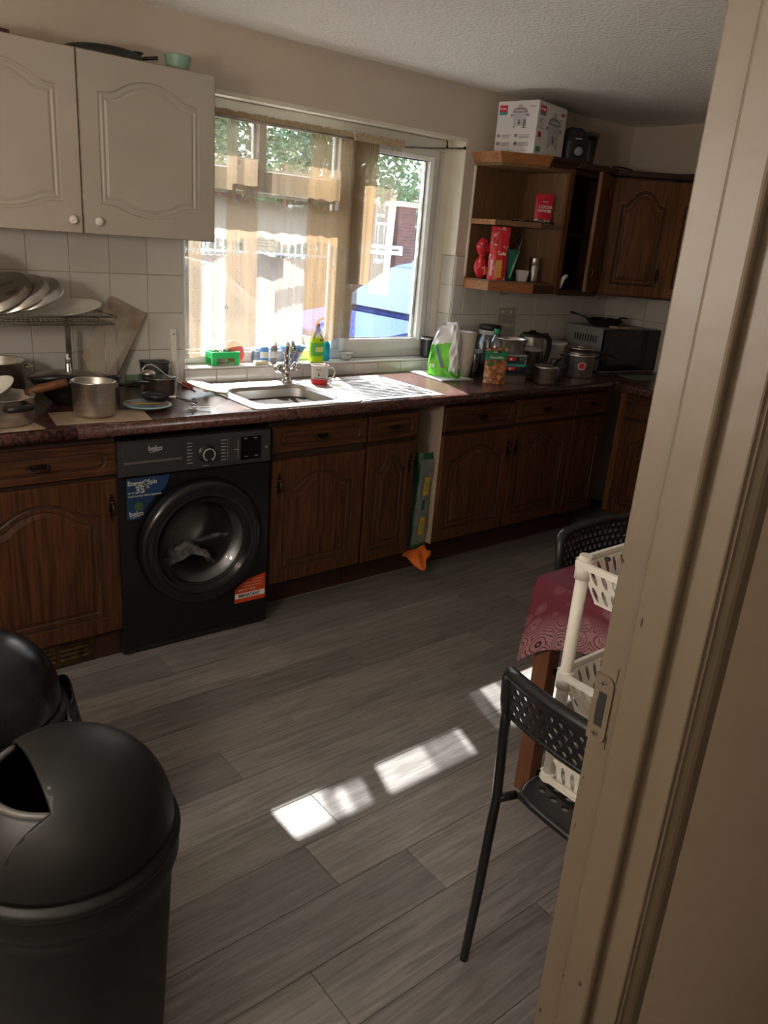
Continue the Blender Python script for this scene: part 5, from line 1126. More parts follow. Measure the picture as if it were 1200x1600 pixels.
def squeeze(name, label, x, y, w, d, h, body, cap, capm, lab=None, neck=.012):
    t = thing(name, label, 'bottle', (x, y, ZS)); b = B(); prof = [(0, .0), (.92, .0), (1, .06), (.97, .5), (1, .72), (.80, .86), (neck/w*2, .93), (neck/w*2, 1)]
    b.lathe([(r_*w/2, z*h) for r_, z in prof], 32, sy=d/w); b.build('body', body, t)
    b = B(); b.lathe([(neck*1.05, h-.004), (neck*1.1, h+.012), (neck*.8, h+.016), (neck*.45, h+.030), (0, h+.031)], 20); b.build('cap', capm, t) if cap == 'spout' else None
    if lab: b = B(); b.lathe([(w/2*1.012, h*.28), (w/2*1.0, h*.62)], 32, sy=d/w, a0=radians(190), a1=radians(350)); b.build('label', lab, t)
    return t
squeeze('toothpaste_tub', 'blue and white tube standing on the sill left of the taps', 1.880, .052, .046, .026, .085, mat('pale_blue_tube', (.10, .30, .70), .35), 'none', None, M['paper'])
q = squeeze('squeeze_bottle', 'grey squeeze bottle with a red flip cap on the window sill', 1.922, .035, .036, .024, .090, mat('grey_bottle', (.24, .23, .24), .35), 'spout', M['red'], M['paper'], neck=.009)
sb_ = B().box(-.035, .035, -.014, .014, 0, .016).build('soap_bar', mat('cream_sponge', (.70, .66, .45), .8), loc=(1.845, .022, ZS), bev=.005); tag(sb_, 'pale cream sponge bar lying on the sill in front of the blue tube', 'sponge')
clb = B().lathe([(0, 0), (.022, 0), (.026, .01), (.024, .05), (.02, .06), (.019, .058), (.022, .01), (0, .004)], 24).build('clear_cup', M['tub'], loc=(1.852, .075, ZS)); tag(clb, 'small clear plastic cup at the back of the sill beside the blue tube', 'cup')
bw_ = thing('bowl', 'patterned blue bowl on the window sill behind the tap', 'bowl', (2.035, .055, ZS)); b = B(); b.lathe([(0, 0), (.028, 0), (.030, .004), (.062, .072), (.064, .074), (.060, .072), (.028, .008), (0, .006)], 40); b.build('bowl_body', mat('speckled_blue_bowl', (.07, .16, .38), .3, col2=(.50, .38, .42), scale=70, contrast=(.48, .56)), bw_); B().lathe([(.060, .068), (.0655, .073), (.064, .078), (.058, .073)], 40).build('rim', mat('sky_blue_rim', (.05, .38, .70), .3), bw_)
liq = mat('lime_washing_up_liquid', (.55, .80, .02), .12, sss=.3)
yb = thing('washing_up_bottle', 'lime green washing-up liquid bottle with red cap on the sill', 'bottle', (2.155, .030, ZS))
b = B(); b.lathe([(0, 0), (.036, 0), (.039, .006), (.038, .10), (.034, .118)], 32, sy=.62); b.build('liquid_body', liq, yb); b = B(); b.lathe([(.035, .118), (.028, .138), (.013, .160), (.011, .172), (0, .172)], 32, sy=.7); b.build('clear_neck', M['tub'], yb)
B().lathe([(.0125, .168), (.0125, .180), (.008, .184), (.005, .196), (0, .197)], 16).tube([(0, 0, .192), (.014, -.002, .202), (.030, -.003, .206)], [.005, .006, .007], 8).build('cap', M['red'], yb)
B().lathe([(.0392, .030), (.0388, .092)], 32, sy=.64, a0=radians(200), a1=radians(340)).build('label', mat('green_label', (.12, .50, .08), .4), yb); B().box(-.022, .022, -.0265, -.0255, .050, .074).build('label_print', mat('yellow_label', (.75, .78, .25), .4), yb)
bl2 = squeeze('blue_bottle', 'turquoise blue liquid bottle right of the lime green bottle', 2.225, .055, .050, .032, .10, mat('turquoise_liquid', (.01, .33, .72), .12, sss=.3), 'spout', M['blue'])
stb = vessel('steel_bowl', 'small steel bowl on the sill at the foot of the casement', 'bowl', 2.345, .048, ZS, .034, .036, M['steel'], rbot=.022)
mg2 = vessel('travel_mug', 'dark grey metal travel mug with black handle on the right end of the sill', 'mug', 2.872, .032, ZS, .037, .105, mat('gunmetal', (.085, .085, .09), .35, 1), rbot=.033)
side_handle(mg2, [(.033, 0, .085), (.060, 0, .082), (.063, 0, .06), (.055, 0, .035), (.034, 0, .025)], .0045); B().lathe([(.0385, .098), (.0385, .1065), (.036, .108)], 32).build('steel_band', M['steel'], mg2)
# ---- white mug on the drainer ----------------------------------------------
wmg = vessel('mug', 'white enamel mug with red base band on the drainer beside the tap', 'mug', 2.025, -.195, ZW+.0050, .040, .082, M['china'], t=.002, rbot=.037)
B().lathe([(.0372, .001), (.0382, .006), (.0392, .022)], 40).build('red_band', M['red'], wmg)
side_handle(wmg, [(.036, -.012, .068), (.060, -.020, .070), (.072, -.024, .050), (.060, -.020, .025), (.037, -.012, .016)], .0035, M['china'])
tx = B(); A0 = radians(232)
for k_ in range(9): 
    a = A0+(-.75+k_*.17); tx.add([(.0400*cos(a+e), .0400*sin(a+e), z) for e, z in ((0, .026), (.11, .026), (.11, .0295), (0, .0295))], [(0, 1, 2, 3)])
for a1_, a2_, z0_, z1_ in ((-.35, .25, .064, .067), (-.12, .10, .040, .0455), (-.06, .06, .050, .0535)): 
    n6 = 6; tx.add([(.0403*cos(A0+a1_+(a2_-a1_)*i/n6), .0403*sin(A0+a1_+(a2_-a1_)*i/n6), z) for z in (z0_, z1_) for i in range(n6+1)], [(i, i+1, n6+2+i, n6+1+i) for i in range(n6)])
tx.build('printing', M['print_dark'], wmg); B().sphere(.006, (.020, -.020, .084), 10, 6).build('red_dot', M['darkred'], wmg)
# ---- right-hand worktop ------------------------------------------------------
mp_ = B().prism([(2.700, -.030), (2.675, -.318), (2.885, -.335), (2.93, -.06)], ZW, ZW+.006).build('glass_board', mat('grey_green_board', (.30, .36, .33), .25), bev=.002); tag(mp_, 'flat grey-green worktop saver board under the green carrier bag', 'board')
B().prism([(2.713, -.042), (2.688, -.306), (2.873, -.322), (2.916, -.072)], .006, .0066).build('border', M['paper'], mp_, loc=(0, 0, ZW))
cbg = thing('carrier_bag', 'white and lime green printed carrier bag standing beside the kitchen roll', 'bag', (2.785, -.205, ZW+.0075), radians(-62))
lime = mat('lime_print', (.22, .72, .05), .4, col2=(.10, .55, .04), scale=14, sss=.25); wbag = mat('thin_white_bag', (.78, .78, .80), .35, bump=.5, bscale=30, sss=.2)
def bagpt(u, v, w=.165, d=.075, h=.262):
    a = 2*pi*u; k = 1-.10*v-.38*v**4; cr_ = .006*sin(5*a+11*v)+.004*sin(9*a-17*v)
    sx_, sy_ = cos(a), sin(a); e = .45; x = w/2*k*(abs(sx_)**e)*(1 if sx_ > 0 else -1); y = d/2*k*(abs(sy_)**e)*(1 if sy_ > 0 else -1)
    return (x*(1+cr_*4)+.012*v*v, y+cr_, h*v*(1+.05*sin(a+1)*v))
def bagcol(u, v):
    a = 2*pi*u
    if sin(a) < -.05: 
        x = bagpt(u, v)[0]; return 1 if v < .60+.9*x+.05 and x < .035 else 0
    return 1 if v < .18 else 0
b = B(); nu_, nv_ = 72, 30
b.grid(bagpt, nu_, nv_); b.m = [bagcol((k % nu_+.5)/nu_, (k//nu_+.5)/nv_) for k in range(nu_*nv_)]
b.build('bag_body', [wbag, lime], cbg)
def onbag(x, z, w=.165, d=.075, h=.262): return (x, -.0405+.004*z/h, z)
st_ = B(); st_.add([onbag(-.040, .150), onbag(-.030, .155), onbag(.022, .030), onbag(.010, .020)], [(0, 1, 2, 3)]); st_.build('blue_stripe', mat('navy_pink_print', (.10, .14, .42), .4), cbg, loc=(0, -.004, 0))
B().add([onbag(.004, .055), onbag(.014, .055), onbag(.024, .018), onbag(.010, .016)], [(0, 1, 2, 3)]).build('pink_stripe', M['red'], cbg, loc=(0, -.0050, 0))
B().add([onbag(-.066, .040), onbag(-.034, .043), onbag(-.036, .060), onbag(-.062, .058)], [(0, 1, 2, 3)]).build('white_logo_patch', M['paper'], cbg, loc=(0, -.0045, 0))
B().grid(lambda u, v: (.020+.085*u, -.050-.035*v+.006*sin(9*u), .006+.045*v*(1-u*.6)+.006*sin(14*u+6*v)), 14, 6).build('green_flap', lime, cbg, solid=.0015)
kr = thing('kitchen_roll', 'kitchen roll standing in thin clear wrap behind the carrier bag', 'kitchen roll', (2.905, -.215, ZW+.001), rot=(0, 0, 0))
b = B(); b.lathe([(.0, 0), (.046, 0), (.056, .10), (.062, .228), (.022, .229), (.020, .210), (0, .210)], 40); b.build('roll', mat('quilted_paper', (.66, .60, .52), .9, bump=.3, bscale=90), kr)
jr = thing('storage_jar', 'clear plastic jar with frosted lid between kitchen roll and nut pouch', 'jar', (2.995, -.215, ZW)); b = B(); b.lathe([(0, 0), (.036, 0), (.038, .01), (.038, .115), (.034, .125), (.034, .128), (.031, .125), (.035, .11), (.035, .008), (0, .004)], 32); b.build('jar_body', M['tub'], jr); B().lathe([(.037, .122), (.038, .135), (0, .137)], 32).build('lid', mat('frosted_lid', (.40, .40, .38), .4), jr); B().lathe([(0, .006), (.033, .006), (.033, .070), (0, .075)], 28).build('contents', mat('red_brown_pulses', (.20, .08, .06), .8, col2=(.35, .2, .15), scale=120), jr)
# snack pouch of nuts
def nut_mat():
    m = mat('mixed_nuts_print', (.55, .28, .10), .4); n = m.node_tree.nodes; l = m.node_tree.links; v_ = n.new('ShaderNodeTexVoronoi'); v_.inputs['Scale'].default_value = 62; tc = n.new('ShaderNodeTexCoord'); l.new(tc.outputs['Object'], v_.inputs['Vector'])
    r = n.new('ShaderNodeValToRGB'); e = r.color_ramp.elements; e[0].position = 0; e[0].color = (.80, .50, .22, 1); e[1].position = .9; e[1].color = (.18, .05, .03, 1); x = e.new(.45); x.color = (.48, .20, .07, 1)
    sp__ = n.new('ShaderNodeSeparateColor'); l.new(v_.outputs['Color'], sp__.inputs[0]); ad = n.new('ShaderNodeMath'); ad.operation = 'MULTIPLY_ADD'; ad.inputs[1].default_value = 18; l.new(v_.outputs['Distance'], ad.inputs[0])
    m2 = n.new('ShaderNodeMath'); m2.operation = 'MULTIPLY'; m2.inputs[1].default_value = .7; l.new(sp__.outputs[0], m2.inputs[0]); ad.inputs[1].default_value = .45; l.new(m2.outputs[0], ad.inputs[2]); l.new(ad.outputs[0], r.inputs[0]); l.new(r.outputs[0], n['Principled BSDF'].inputs['Base Color']); return m
nm = nut_mat()
np_ = thing('nut_pouch', 'stand-up pouch of mixed nuts with green band, in front of the steel boxes', 'pouch', (2.935, -.425, ZW), radians(-26), rot=(radians(-3), 0, radians(-26)))
b = pouch(.118, .176, .050, nm); mis = []
for f in b.f: z = sum(b.v[i][2] for i in f)/4/.176; mis.append(1 if .64 < z < .88 else 0)
b.m = mis; b.build('pouch_body', [nm, M['dkgreen']], np_)
B().box(-.024, .022, -.0045, -.0035, .150, .164).build('dark_badge', M['print_dark'], np_, bev=.001); text('alesto', .011, M['paper'], np_, (-.020, -.0050, .153), bold=.0002)
text('Nuss-Mix', .019, M['paper'], np_, (-.036, -.0090, .124), bold=.0003); text('200 g', .012, M['paper'], np_, (-.034, -.0195, .014), bold=.0004); B().box(-.048, -.018, -.0150, -.0142, .094, .104).build('green_flash', M['dkgreen'], np_)
# bottle and jar at the back
bt_ = thing('pop_bottle', 'empty clear bottle with green screw cap behind the nut pouch', 'bottle', (3.035, -.315, ZW)); b = B(); b.lathe([(0, 0), (.034, 0), (.037, .008), (.036, .05), (.034, .08), (.037, .12), (.037, .165), (.030, .195), (.014, .222), (.0125, .236), (.0115, .236), (.013, .222), (.029, .193), (.036, .16), (0.035, .01), (0, .005)], 32); b.build('bottle_body', M['tub'], bt_); B().cyl(.0150, .232, .255, 24).build('screw_cap', mat('green_cap', (.01, .30, .11), .4), bt_); B().lathe([(.0375, .13), (.0375, .16)], 24, a0=radians(190), a1=radians(290)).build('label', M['paper'], bt_)
sj = thing('sweet_jar', 'large clear jar with wide black lid at the back against the tiles', 'jar', (3.205, -.105, ZW)); b = B(); b.lathe([(0, 0), (.075, 0), (.080, .01), (.080, .16), (.060, .20), (.056, .225), (.053, .225), (.057, .198), (.077, .158), (.077, .01), (0, .005)], 36); b.build('jar_body', M['tub'], sj); B().lathe([(0.052, .222), (.061, .224), (.061, .246), (.057, .250), (0, .250)], 36).build('lid', M['black'], sj); B().lathe([(.060, .200), (.0615, .218), (.056, .222)], 36).build('collar', mat('cream_collar', (.45, .43, .38), .5), sj)
# stacked boxes
def lbox(name, label, x, y, z, w, d, h, m_, lidm, rz, lh=.012, steel=False, mark=None):
    t = thing(name, label, 'food container', (x, y, z), rz); b = B(); o0, o1 = rr(-w/2*.88, w/2*.88, -d/2*.88, d/2*.88, .016, 0), rr(-w/2, w/2, -d/2, d/2, .020, h-lh)
    i1, i0 = rr(-w/2+.003, w/2-.003, -d/2+.003, d/2-.003, .018, h-lh), rr(-w/2*.86, w/2*.86, -d/2*.86, d/2*.86, .014, .004)
    b.rings([o0, o1, i1, i0], [0, 0, 0], cap=True, sm=True); b.add(o0, [list(range(len(o0)))[::-1]]); b.build('box', m_, t, merge=False)
    b = B(); L0, L1, L2 = rr(-w/2-.003, w/2+.003, -d/2-.003, d/2+.003, .022, h-lh), rr(-w/2-.003, w/2+.003, -d/2-.003, d/2+.003, .022, h-.002), rr(-w/2+.004, w/2-.004, -d/2+.004, d/2-.004, .018, h); b.rings([L0, L1, L2], [0, 0], cap=True); b.build('lid', lidm, t, merge=False)
    if mark: B().box(-w*.30, w*.05, -d/2-.0015, -d/2+.002, h*.30, h*.66).build('red_label', M['red'], t); B().box(-w*.16, -w*.10, -d/2-.0025, -d/2, h*.36, h*.60).build('cross', M['paper'], t)
    return t
dkl = mat('smoke_grey_lid', (.035, .04, .045), .3)
bx1 = lbox('food_container', 'steel food box with dark lid at the bottom of the container stack', 3.060, -.420, ZW, .150, .105, .052, M['steel'], dkl, radians(-30), steel=True)
bx2 = lbox('food_container', 'clear tub with red label and teal lid, second from the bottom of the stack', 3.062, -.412, ZW+.0525, .140, .10, .046, M['tub'], M['teal'], radians(-32), mark=1)
bx3 = lbox('food_container', 'clear tub with red label and grey lid, directly below the open steel pan', 3.066, -.405, ZW+.0990, .142, .10, .048, M['tub'], mat('grey_clear_lid', (.28, .28, .28), .3), radians(-28), mark=1)
sp5 = vessel('saucepan', 'small steel saucepan on top of the container stack, behind the nut pouch', 'saucepan', 3.068, -.395, ZW+.1475, .078, .070, M['steel'], rbot=.066)
side_handle(sp5, [(.075, .005, .060), (.100, .018, .068), (.135, .035, .084)], .0026, M['chrome']); side_handle(sp5, [(.073, .020, .060), (.094, .032, .068), (.130, .044, .084)], .0026, M['chrome'])
bwl = vessel('steel_jug', 'steel jug with a curved handle beside the container stack', 'jug', 3.245, -.375, ZW+.001, .052, .148, M['steel_dark'], rbot=.048)
side_handle(bwl, [(-.045, -.025, .135), (-.075, -.040, .120), (-.085, -.045, .080), (-.06, -.034, .040), (-.046, -.02, .03)], .0055, M['steel'], flat=.6)
B().lathe([(.050, .148), (.068, .150), (.070, .157), (.05, .168), (0, .172)], 40).build('lid', mat('grey_plastic_lid', (.26, .25, .24), .4), bwl)
sp6 = vessel('saucepan', 'steel saucepan with lid and black handle at the worktop front, beside the stack', 'saucepan', 3.215, -.515, ZW, .060, .086, M['steel'], rbot=.052)
side_handle(sp6, [(.058, .012, .082), (.085, .020, .086), (.13, .035, .104), (.18, .05, .118)], [.0035, .006, .0085, .007], M['black'], flat=.6); B().lathe([(.058, .086), (.064, .088), (.060, .093), (.02, .098), (0, .098)], 40).build('lid', M['steel'], sp6)
gt = lbox('food_container', 'translucent grey tub behind the saucepan with the black handle', 3.365, -.440, ZW, .12, .09, .088, M['tub'], dkl, radians(-30))
ke = thing('kettle', 'brushed steel kettle with black handle and lid behind the jug', 'kettle', (3.395, -.245, ZW), radians(-22))
b = B(); b.lathe([(0, .018), (.074, .018), (.078, .024), (.072, .13), (.060, .205)], 44); b.build('kettle_body', M['steel_dark'], ke); B().lathe([(0, 0), (.078, 0), (.080, .018), (0, .018)], 40).build('base', M['black'], ke)
b = B(); b.lathe([(.061, .202), (.062, .212), (.050, .224), (.018, .228), (.016, .236), (0, .237)], 40); b.build('lid', M['black'], ke); B().prism([(-.078, .20), (-.058, .212), (-.045, .20), (-.066, .165)], -.014, .014, 1).build('spout', M['steel_dark'], ke, bev=.004)
B().tube([(.052, 0, .206), (.085, 0, .212), (.108, 0, .190), (.113, 0, .14), (.104, 0, .08), (.085, 0, .045), (.070, 0, .04)], [.012, .013, .013, .012, .012, .012, .011], 12, flat=1.2).build('handle', M['black'], ke)
wb = thing('white_tub', 'white plastic tub with lid behind the pressure cooker', 'tub', (3.690, -.150, ZW)); b = B(); b.lathe([(0, 0), (.070, 0), (.074, .01), (.086, .140), (.090, .142), (.090, .156), (.084, .160), (0, .160)], 40); b.build('tub_body', M['white'], wb)
ggj = B().lathe([(0, 0), (.026, 0), (.028, .06), (.022, .072), (.022, .085), (.018, .085), (0, .08)], 28).build('glass_jar', M['tub'], loc=(3.545, -.30, ZW)); tag(ggj, 'small clear glass jar between the kettle and the pressure cooker', 'jar')
pc = thing('pressure_cooker', 'steel pressure cooker with a round red sticker in front of the microwave', 'pressure cooker', (3.640, -.395, ZW))
pr_ = .085
b = B(); b.lathe([(0, 0), (pr_*.93, 0), (pr_, .008), (pr_, .118), (pr_+.003, .124), (pr_-.004, .126)], 48); b.build('cooker_body', M['steel'], pc)
b = B(); b.lathe([(pr_-.010, .120), (pr_+.004, .128), (pr_-.012, .142), (.060, .146), (.058, .150), (.030, .152), (0, .152)], 48); b.build('lid', M['steel_dark'], pc); b = B(); b.lathe([(.066, .152), (.074, .156), (.070, .162), (.060, .160), (.058, .154)], 44); b.build('lid_ring', M['steel'], pc)
B().cyl(.010, .152, .170, 16, (-.01, .0, 0)).build('valve', M['chrome'], pc)
side_handle(pc, [(pr_-.01, -.03, .134), (pr_+.03, -.05, .134), (pr_+.085, -.09, .126), (pr_+.115, -.112, .112)], [.009, .012, .013, .010], M['black'], flat=.7); side_handle(pc, [(pr_-.01, -.028, .105), (pr_+.03, -.05, .104), (pr_+.08, -.088, .094)], [.009, .011, .011], M['black'], flat=.7)
side_handle(pc, [(-pr_+.005, .03, .112), (-pr_-.022, .04, .114), (-pr_-.022, .01, .114), (-pr_+.004, 0, .112)], .006, M['black'])
ad_ = radians(232); stc = B(); 
for rr_, dz_, mi in ((.022, 0, 0), (.0165, .0006, 1)):
    n = 20; stc.add([((pr_+.0008+dz_)*cos(ad_+rr_/pr_*cos(2*pi*k/n)), (pr_+.0008+dz_)*sin(ad_+rr_/pr_*cos(2*pi*k/n)), .068+rr_*sin(2*pi*k/n)) for k in range(n)], [list(range(n))], mi)
stc.build('round_sticker', [M['paper'], M['red']], pc)
# microwave
mw = thing('microwave', 'grey microwave oven with black glass door, on the corner of the worktop', 'microwave', (3.880, -.372, ZW+.008), radians(-9))
mwb = B(); mwb.box(0, .46, .018, .335, 0, .245); mwb.build('case', mat('grey_painted_case', (.27, .27, .27), .4), mw, bev=.004)
B().box(.001, .355, .0, .018, .004, .243).build('door', mat('microwave_black_glass', (.006, .006, .008), .12), mw, bev=.003); B().box(.04, .31, -.0008, .002, .04, .205).build('door_window', mat('door_mesh_window', (.018, .019, .022), .2), mw)
B().box(.357, .459, .0, .018, .004, .243).build('control_strip', mat('mw_black', (.008, .008, .010), .3), mw, bev=.003); B().box(.0, .46, .004, .018, -.004, .003).build('base_trim', M['steel_dark'], mw)
B().tube([(.012, -.0008, .17), (.022, -.012, .155), (.026, -.014, .125)], .003, 8).build('door_handle', M['steel'], mw) if False else None
for x in (.03, .43):
    for y in (.05, .30): B().cyl(.012, -.008, 0, 12, (x, y, 0)).build('foot', M['black'], mw)
vn = B()
for i in range(9): vn.box(-.001, .001, .06+i*.022, .07+i*.022, .16, .20)
tag(vn.build('side_vents', M['gasket'], mw), kind='stuff')
fpn = thing('frying_pan', 'black frying pan on top of the microwave, steel handle pointing left', 'pan', (4.040, -.235, ZW+.2545), radians(168)); b = B(); b.lathe([(0, 0), (.075, 0), (.080, .004), (.108, .034), (.111, .036), (.104, .033), (.077, .008), (0, .006)], 44); b.build('pan_body', M['black_matt'], fpn)
B().tube([(.100, 0, .030), (.135, 0, .046), (.22, .01, .066), (.265, .012, .074)], [.007, .008, .0095, .008], 10, flat=.55).build('handle', M['steel_dark'], fpn); B().tube([(.235, .011, .069), (.272, .012, .075)], [.0098, .0088], 10, flat=.6).build('handle_end', M['black'], fpn)
f2 = thing('frying_pan', 'smaller black pan stacked inside the frying pan on the microwave', 'pan', (4.055, -.235, ZW+.267), radians(-15)); b = B(); b.lathe([(0, 0), (.062, 0), (.066, .004), (.088, .030), (.091, .031), (.085, .028), (.063, .007), (0, .006)], 40); b.build('pan_body', M['black_matt'], f2); B().tube([(.080, 0, .026), (.12, 0, .038), (.16, 0, .035)], [.008, .011, .009], 10, flat=.5).build('handle', M['black'], f2); B().sphere(.010, (-.02, -.03, .035), 12, 8, sc=(1.6, .7, .6)).build('rivet_plate', M['chrome'], f2)
ppr = B().box(0, .20, 0, .11, 0, .012).build('paper_tray', M['board'], loc=(3.99, -.372, ZW+.2545), rot=(0, 0, radians(-9)), bev=.002); tag(ppr, 'cardboard tray edge lying on the microwave below the pans', 'tray')
grn = B().prism([(3.95, -.46), (3.93, -.60), (4.22, -.70), (4.26, -.55)], ZW, ZW+.004).build('green_board', mat('dull_green_board', (.12, .20, .10), .4), bev=.001); tag(grn, 'thin dull green mat on the right-hand return by the microwave', 'mat')
bl_ = B().lathe([(0, 0), (.04, 0), (.055, .012), (.05, .014), (0, .006)], 32).build('black_dish', M['black'], loc=(4.235, -.60, ZW+.0045)); tag(bl_, 'small black dish at the right edge beside the microwave', 'dish')
fk = B().tube([(3.30, -.50, .9), (3.31, -.50, .9)], .001, 4); 
# ---- shelf contents -----------------------------------------------------------
SB, SM, ST = 1.3935, 1.6845, 2.0005
co_ = thing('cocoa_pouch', 'red cocoa powder pouch standing on the upper shelf', 'pouch', (3.385, -.215, SM+.0025), radians(-30))
b = pouch(.098, .148, .040, M['red']); cm_ = mat('cocoa_print', (.16, .05, .03), .5, col2=(.75, .68, .62), scale=60, contrast=(.5, .56)); b.m = [1 if sum(b.v[i][2] for i in f)/4 < .028 else 0 for f in b.f]
b.build('pouch_body', [mat('cocoa_red', (.62, .012, .045), .4), cm_], co_); text('COCOA', .0200, M['paper'], co_, (-.033, -.0135, .078), bold=.0007); text('POWDER', .0170, M['paper'], co_, (-.035, -.0145, .060), bold=.0007); B().cyl(.010, 0, .001, 16).build('round_badge', M['darkred'], co_, loc=(0, -.009, .115), rot=(pi/2, 0, 0)); B().box(-.014, .014, -.0110, -.0100, .108, .112).build('badge_line', M['paper'], co_)
for (x, y, sx_, sy_, rz, lb, mm) in ((3.19, -.235, .09, .035, -.5, 'crumpled silver foil wrapper at the left of the upper shelf', 'chrome'), (3.305, -.265, .10, .022, -.32, 'flat silver sachet lying in front of the cocoa pouch', 'steel'), (3.36, -.27, .07, .018, -.3, 'thin dark packet at the edge of the upper shelf', 'print_dark')):
    o = B().grid(lambda u, v: ((u-.5)*sx_, (v-.5)*sy_*2, .008+.006*sin(9*u+5*v)*sin(11*v+2*u)+.0), 10, 6).build('foil_wrapper', M[mm], loc=(x, y, SM+.002), rot=(0, 0, rz), solid=.001); tag(o, lb, 'wrapper')
rbag = mat('red_packet_film', (.58, .02, .03), .22, col2=(.75, .45, .42), scale=34, contrast=(.60, .68), bump=.5, bscale=50)
r1 = thing('snack_bag', 'red twisted snack bag with a tied neck at the left of the lower shelf', 'packet', (3.080, -.105, SB), 0)
b = B(); b.grid(lambda u, v: ((lambda a, rad: (rad*cos(a)*(1+.10*sin(4*a+9*v)), rad*sin(a)*.75*(1+.10*cos(5*a+7*v)), .20*v))(2*pi*u, .001+.042*(sin(pi*min(1, v*1.75)))**.5 if v < .54 else .010+.034*sin(pi*min(1, (v-.54)/.46*.96)))), 36, 26); b.build('bag_body', rbag, r1); B().box(-.010, .016, -.036, -.033, .022, .060).build('orange_print', mat('orange_print', (.75, .22, .05), .4), r1)
r2 = thing('pasta_packet', 'tall red packet of macaroni with a clear window on the lower shelf', 'packet', (3.125, -.175, SB), radians(-38)); b = pouch(.098, .262, .060, rbag); b.m = [0]*len(b.f); b.build('packet_body', rbag, r2)
B().box(-.012, .020, -.0315, -.0290, .012, .100).build('pasta_window', mat('macaroni', (.75, .42, .08), .6, col2=(.45, .18, .03), scale=160), r2)
text('Laila', .022, M['paper'], r2, (-.004, -.0245, .125), bold=.0004); B().box(-.040, -.028, -.0250, -.0235, .02, .10).build('print_block', M['paper'], r2)
gj = thing('utensil_cup', 'dark green plastic jug holding knives and utensils on the lower shelf', 'cup', (3.215, -.160, SB)); b = B(); b.lathe([(0, 0), (.040, 0), (.048, .155), (.050, .157), (.045, .155), (.038, .005), (0, .005)], 36); b.build('cup_body', mat('bottle_green_plastic', (.03, .17, .13), .3), gj)
B().tube([(-.02, -.045, .015), (.0, -.047, .08), (.035, -.040, .150)], [.008, .010, .007], 8, flat=.4).build('pale_green_streak', mat('pale_green', (.20, .42, .33), .4), gj)
for i, (dx, dy, tx, ty, L_, mm, lb) in enumerate(((-.015, 0, -.03, .0, .20, 'black', 'black handled knife at the left of the green utensil jug'), (.008, -.01, .05, 0, .21, 'black', 'black peeler leaning right in the green utensil jug'), (.02, 0, .07, .01, .22, 'print_dark', 'dark spatula at the right side of the green utensil jug'), (.015, -.01, .085, 0, .25, 'steel', 'thin steel skewer sticking furthest out of the green jug'))):
    t = thing('utensil', lb, 'utensil', (3.215+dx, -.160+dy, SB+.008)); B().tube([(0, 0, 0), (tx*.5, ty, L_*.5), (tx*.8, ty, L_*.8), (tx, ty, L_)], [.003, .003, .008 if mm != 'steel' else .002, .007 if mm != 'steel' else .0015], 8, flat=.6).build('handle', M[mm], t)
cpp = thing('measuring_cup', 'small white square plastic cup on the lower shelf front', 'cup', (3.235, -.255, SB+.002), radians(-30)); b = B(); b.rings([[(x*.020, y*.020, 0) for x, y in ((-1, -1), (1, -1), (1, 1), (-1, 1))], [(x*.028, y*.028, .056) for x, y in ((-1, -1), (1, -1), (1, 1), (-1, 1))], [(x*.026, y*.026, .056) for x, y in ((-1, -1), (1, -1), (1, 1), (-1, 1))], [(x*.018, y*.018, .003) for x, y in ((-1, -1), (1, -1), (1, 1), (-1, 1))]], [0]*3); b.add([(x*.020, y*.020, 0) for x, y in ((-1, -1), (1, -1), (1, 1), (-1, 1))], [(3, 2, 1, 0)]); b.build('cup_body', mat('milky_plastic', (.50, .49, .47), .4, sss=.2), cpp)
tb_ = B().lathe([(0, 0), (.024, 0), (.026, .09), (0, .092)], 24).build('clear_tub', M['tub'], loc=(3.275, -.115, SB)); tag(tb_, 'clear round tub behind the white measuring cup', 'tub')
flk = thing('steel_flask', 'slim brushed steel flask on the lower shelf near the side panel', 'flask', (3.345, -.235, SB+.002)); b = B(); b.lathe([(0, 0), (.024, 0), (.0255, .003), (.0255, .080), (.024, .082), (.0262, .084), (.0262, .120), (.024, .124), (0, .124)], 36); b.build('flask_body', M['steel'], flk)
shm = B().prism([(3.12, -.18), (3.27, -.27), (3.43, -.28), (3.43, -.20), (3.25, -.10)], SB-.0001, SB+.0016).build('shelf_liner', M['print_dark']); tag(shm, 'dark liner sheet under the cups on the lower shelf', 'liner')
# things glimpsed inside the ajar unit
for (x, y, z, rx_, h, mm, lb) in ((3.57, -.16, 1.366, .035, .11, 'print_dark', 'dark jar on the bottom shelf inside the ajar cabinet'), (3.56, -.15, 1.656, .032, .10, 'blue', 'blue tin on the middle shelf inside the ajar cabinet')):
    o = B().lathe([(0, 0), (rx_, 0), (rx_, h), (rx_*.8, h+.01), (0, h+.01)], 28).build('storage_jar', M[mm], loc=(x, y, z)); tag(o, lb, 'jar')
wr = B().tube([(3.512, -.292, 1.372), (3.503, -.300, 1.395), (3.507, -.312, 1.425), (3.525, -.315, 1.440), (3.540, -.31, 1.44)], [.010, .012, .011, .009, .006], 12, flat=.5).build('paper_roll_end', M['paper']); tag(wr, 'curl of white paper hanging out under the ajar cabinet door', 'paper')
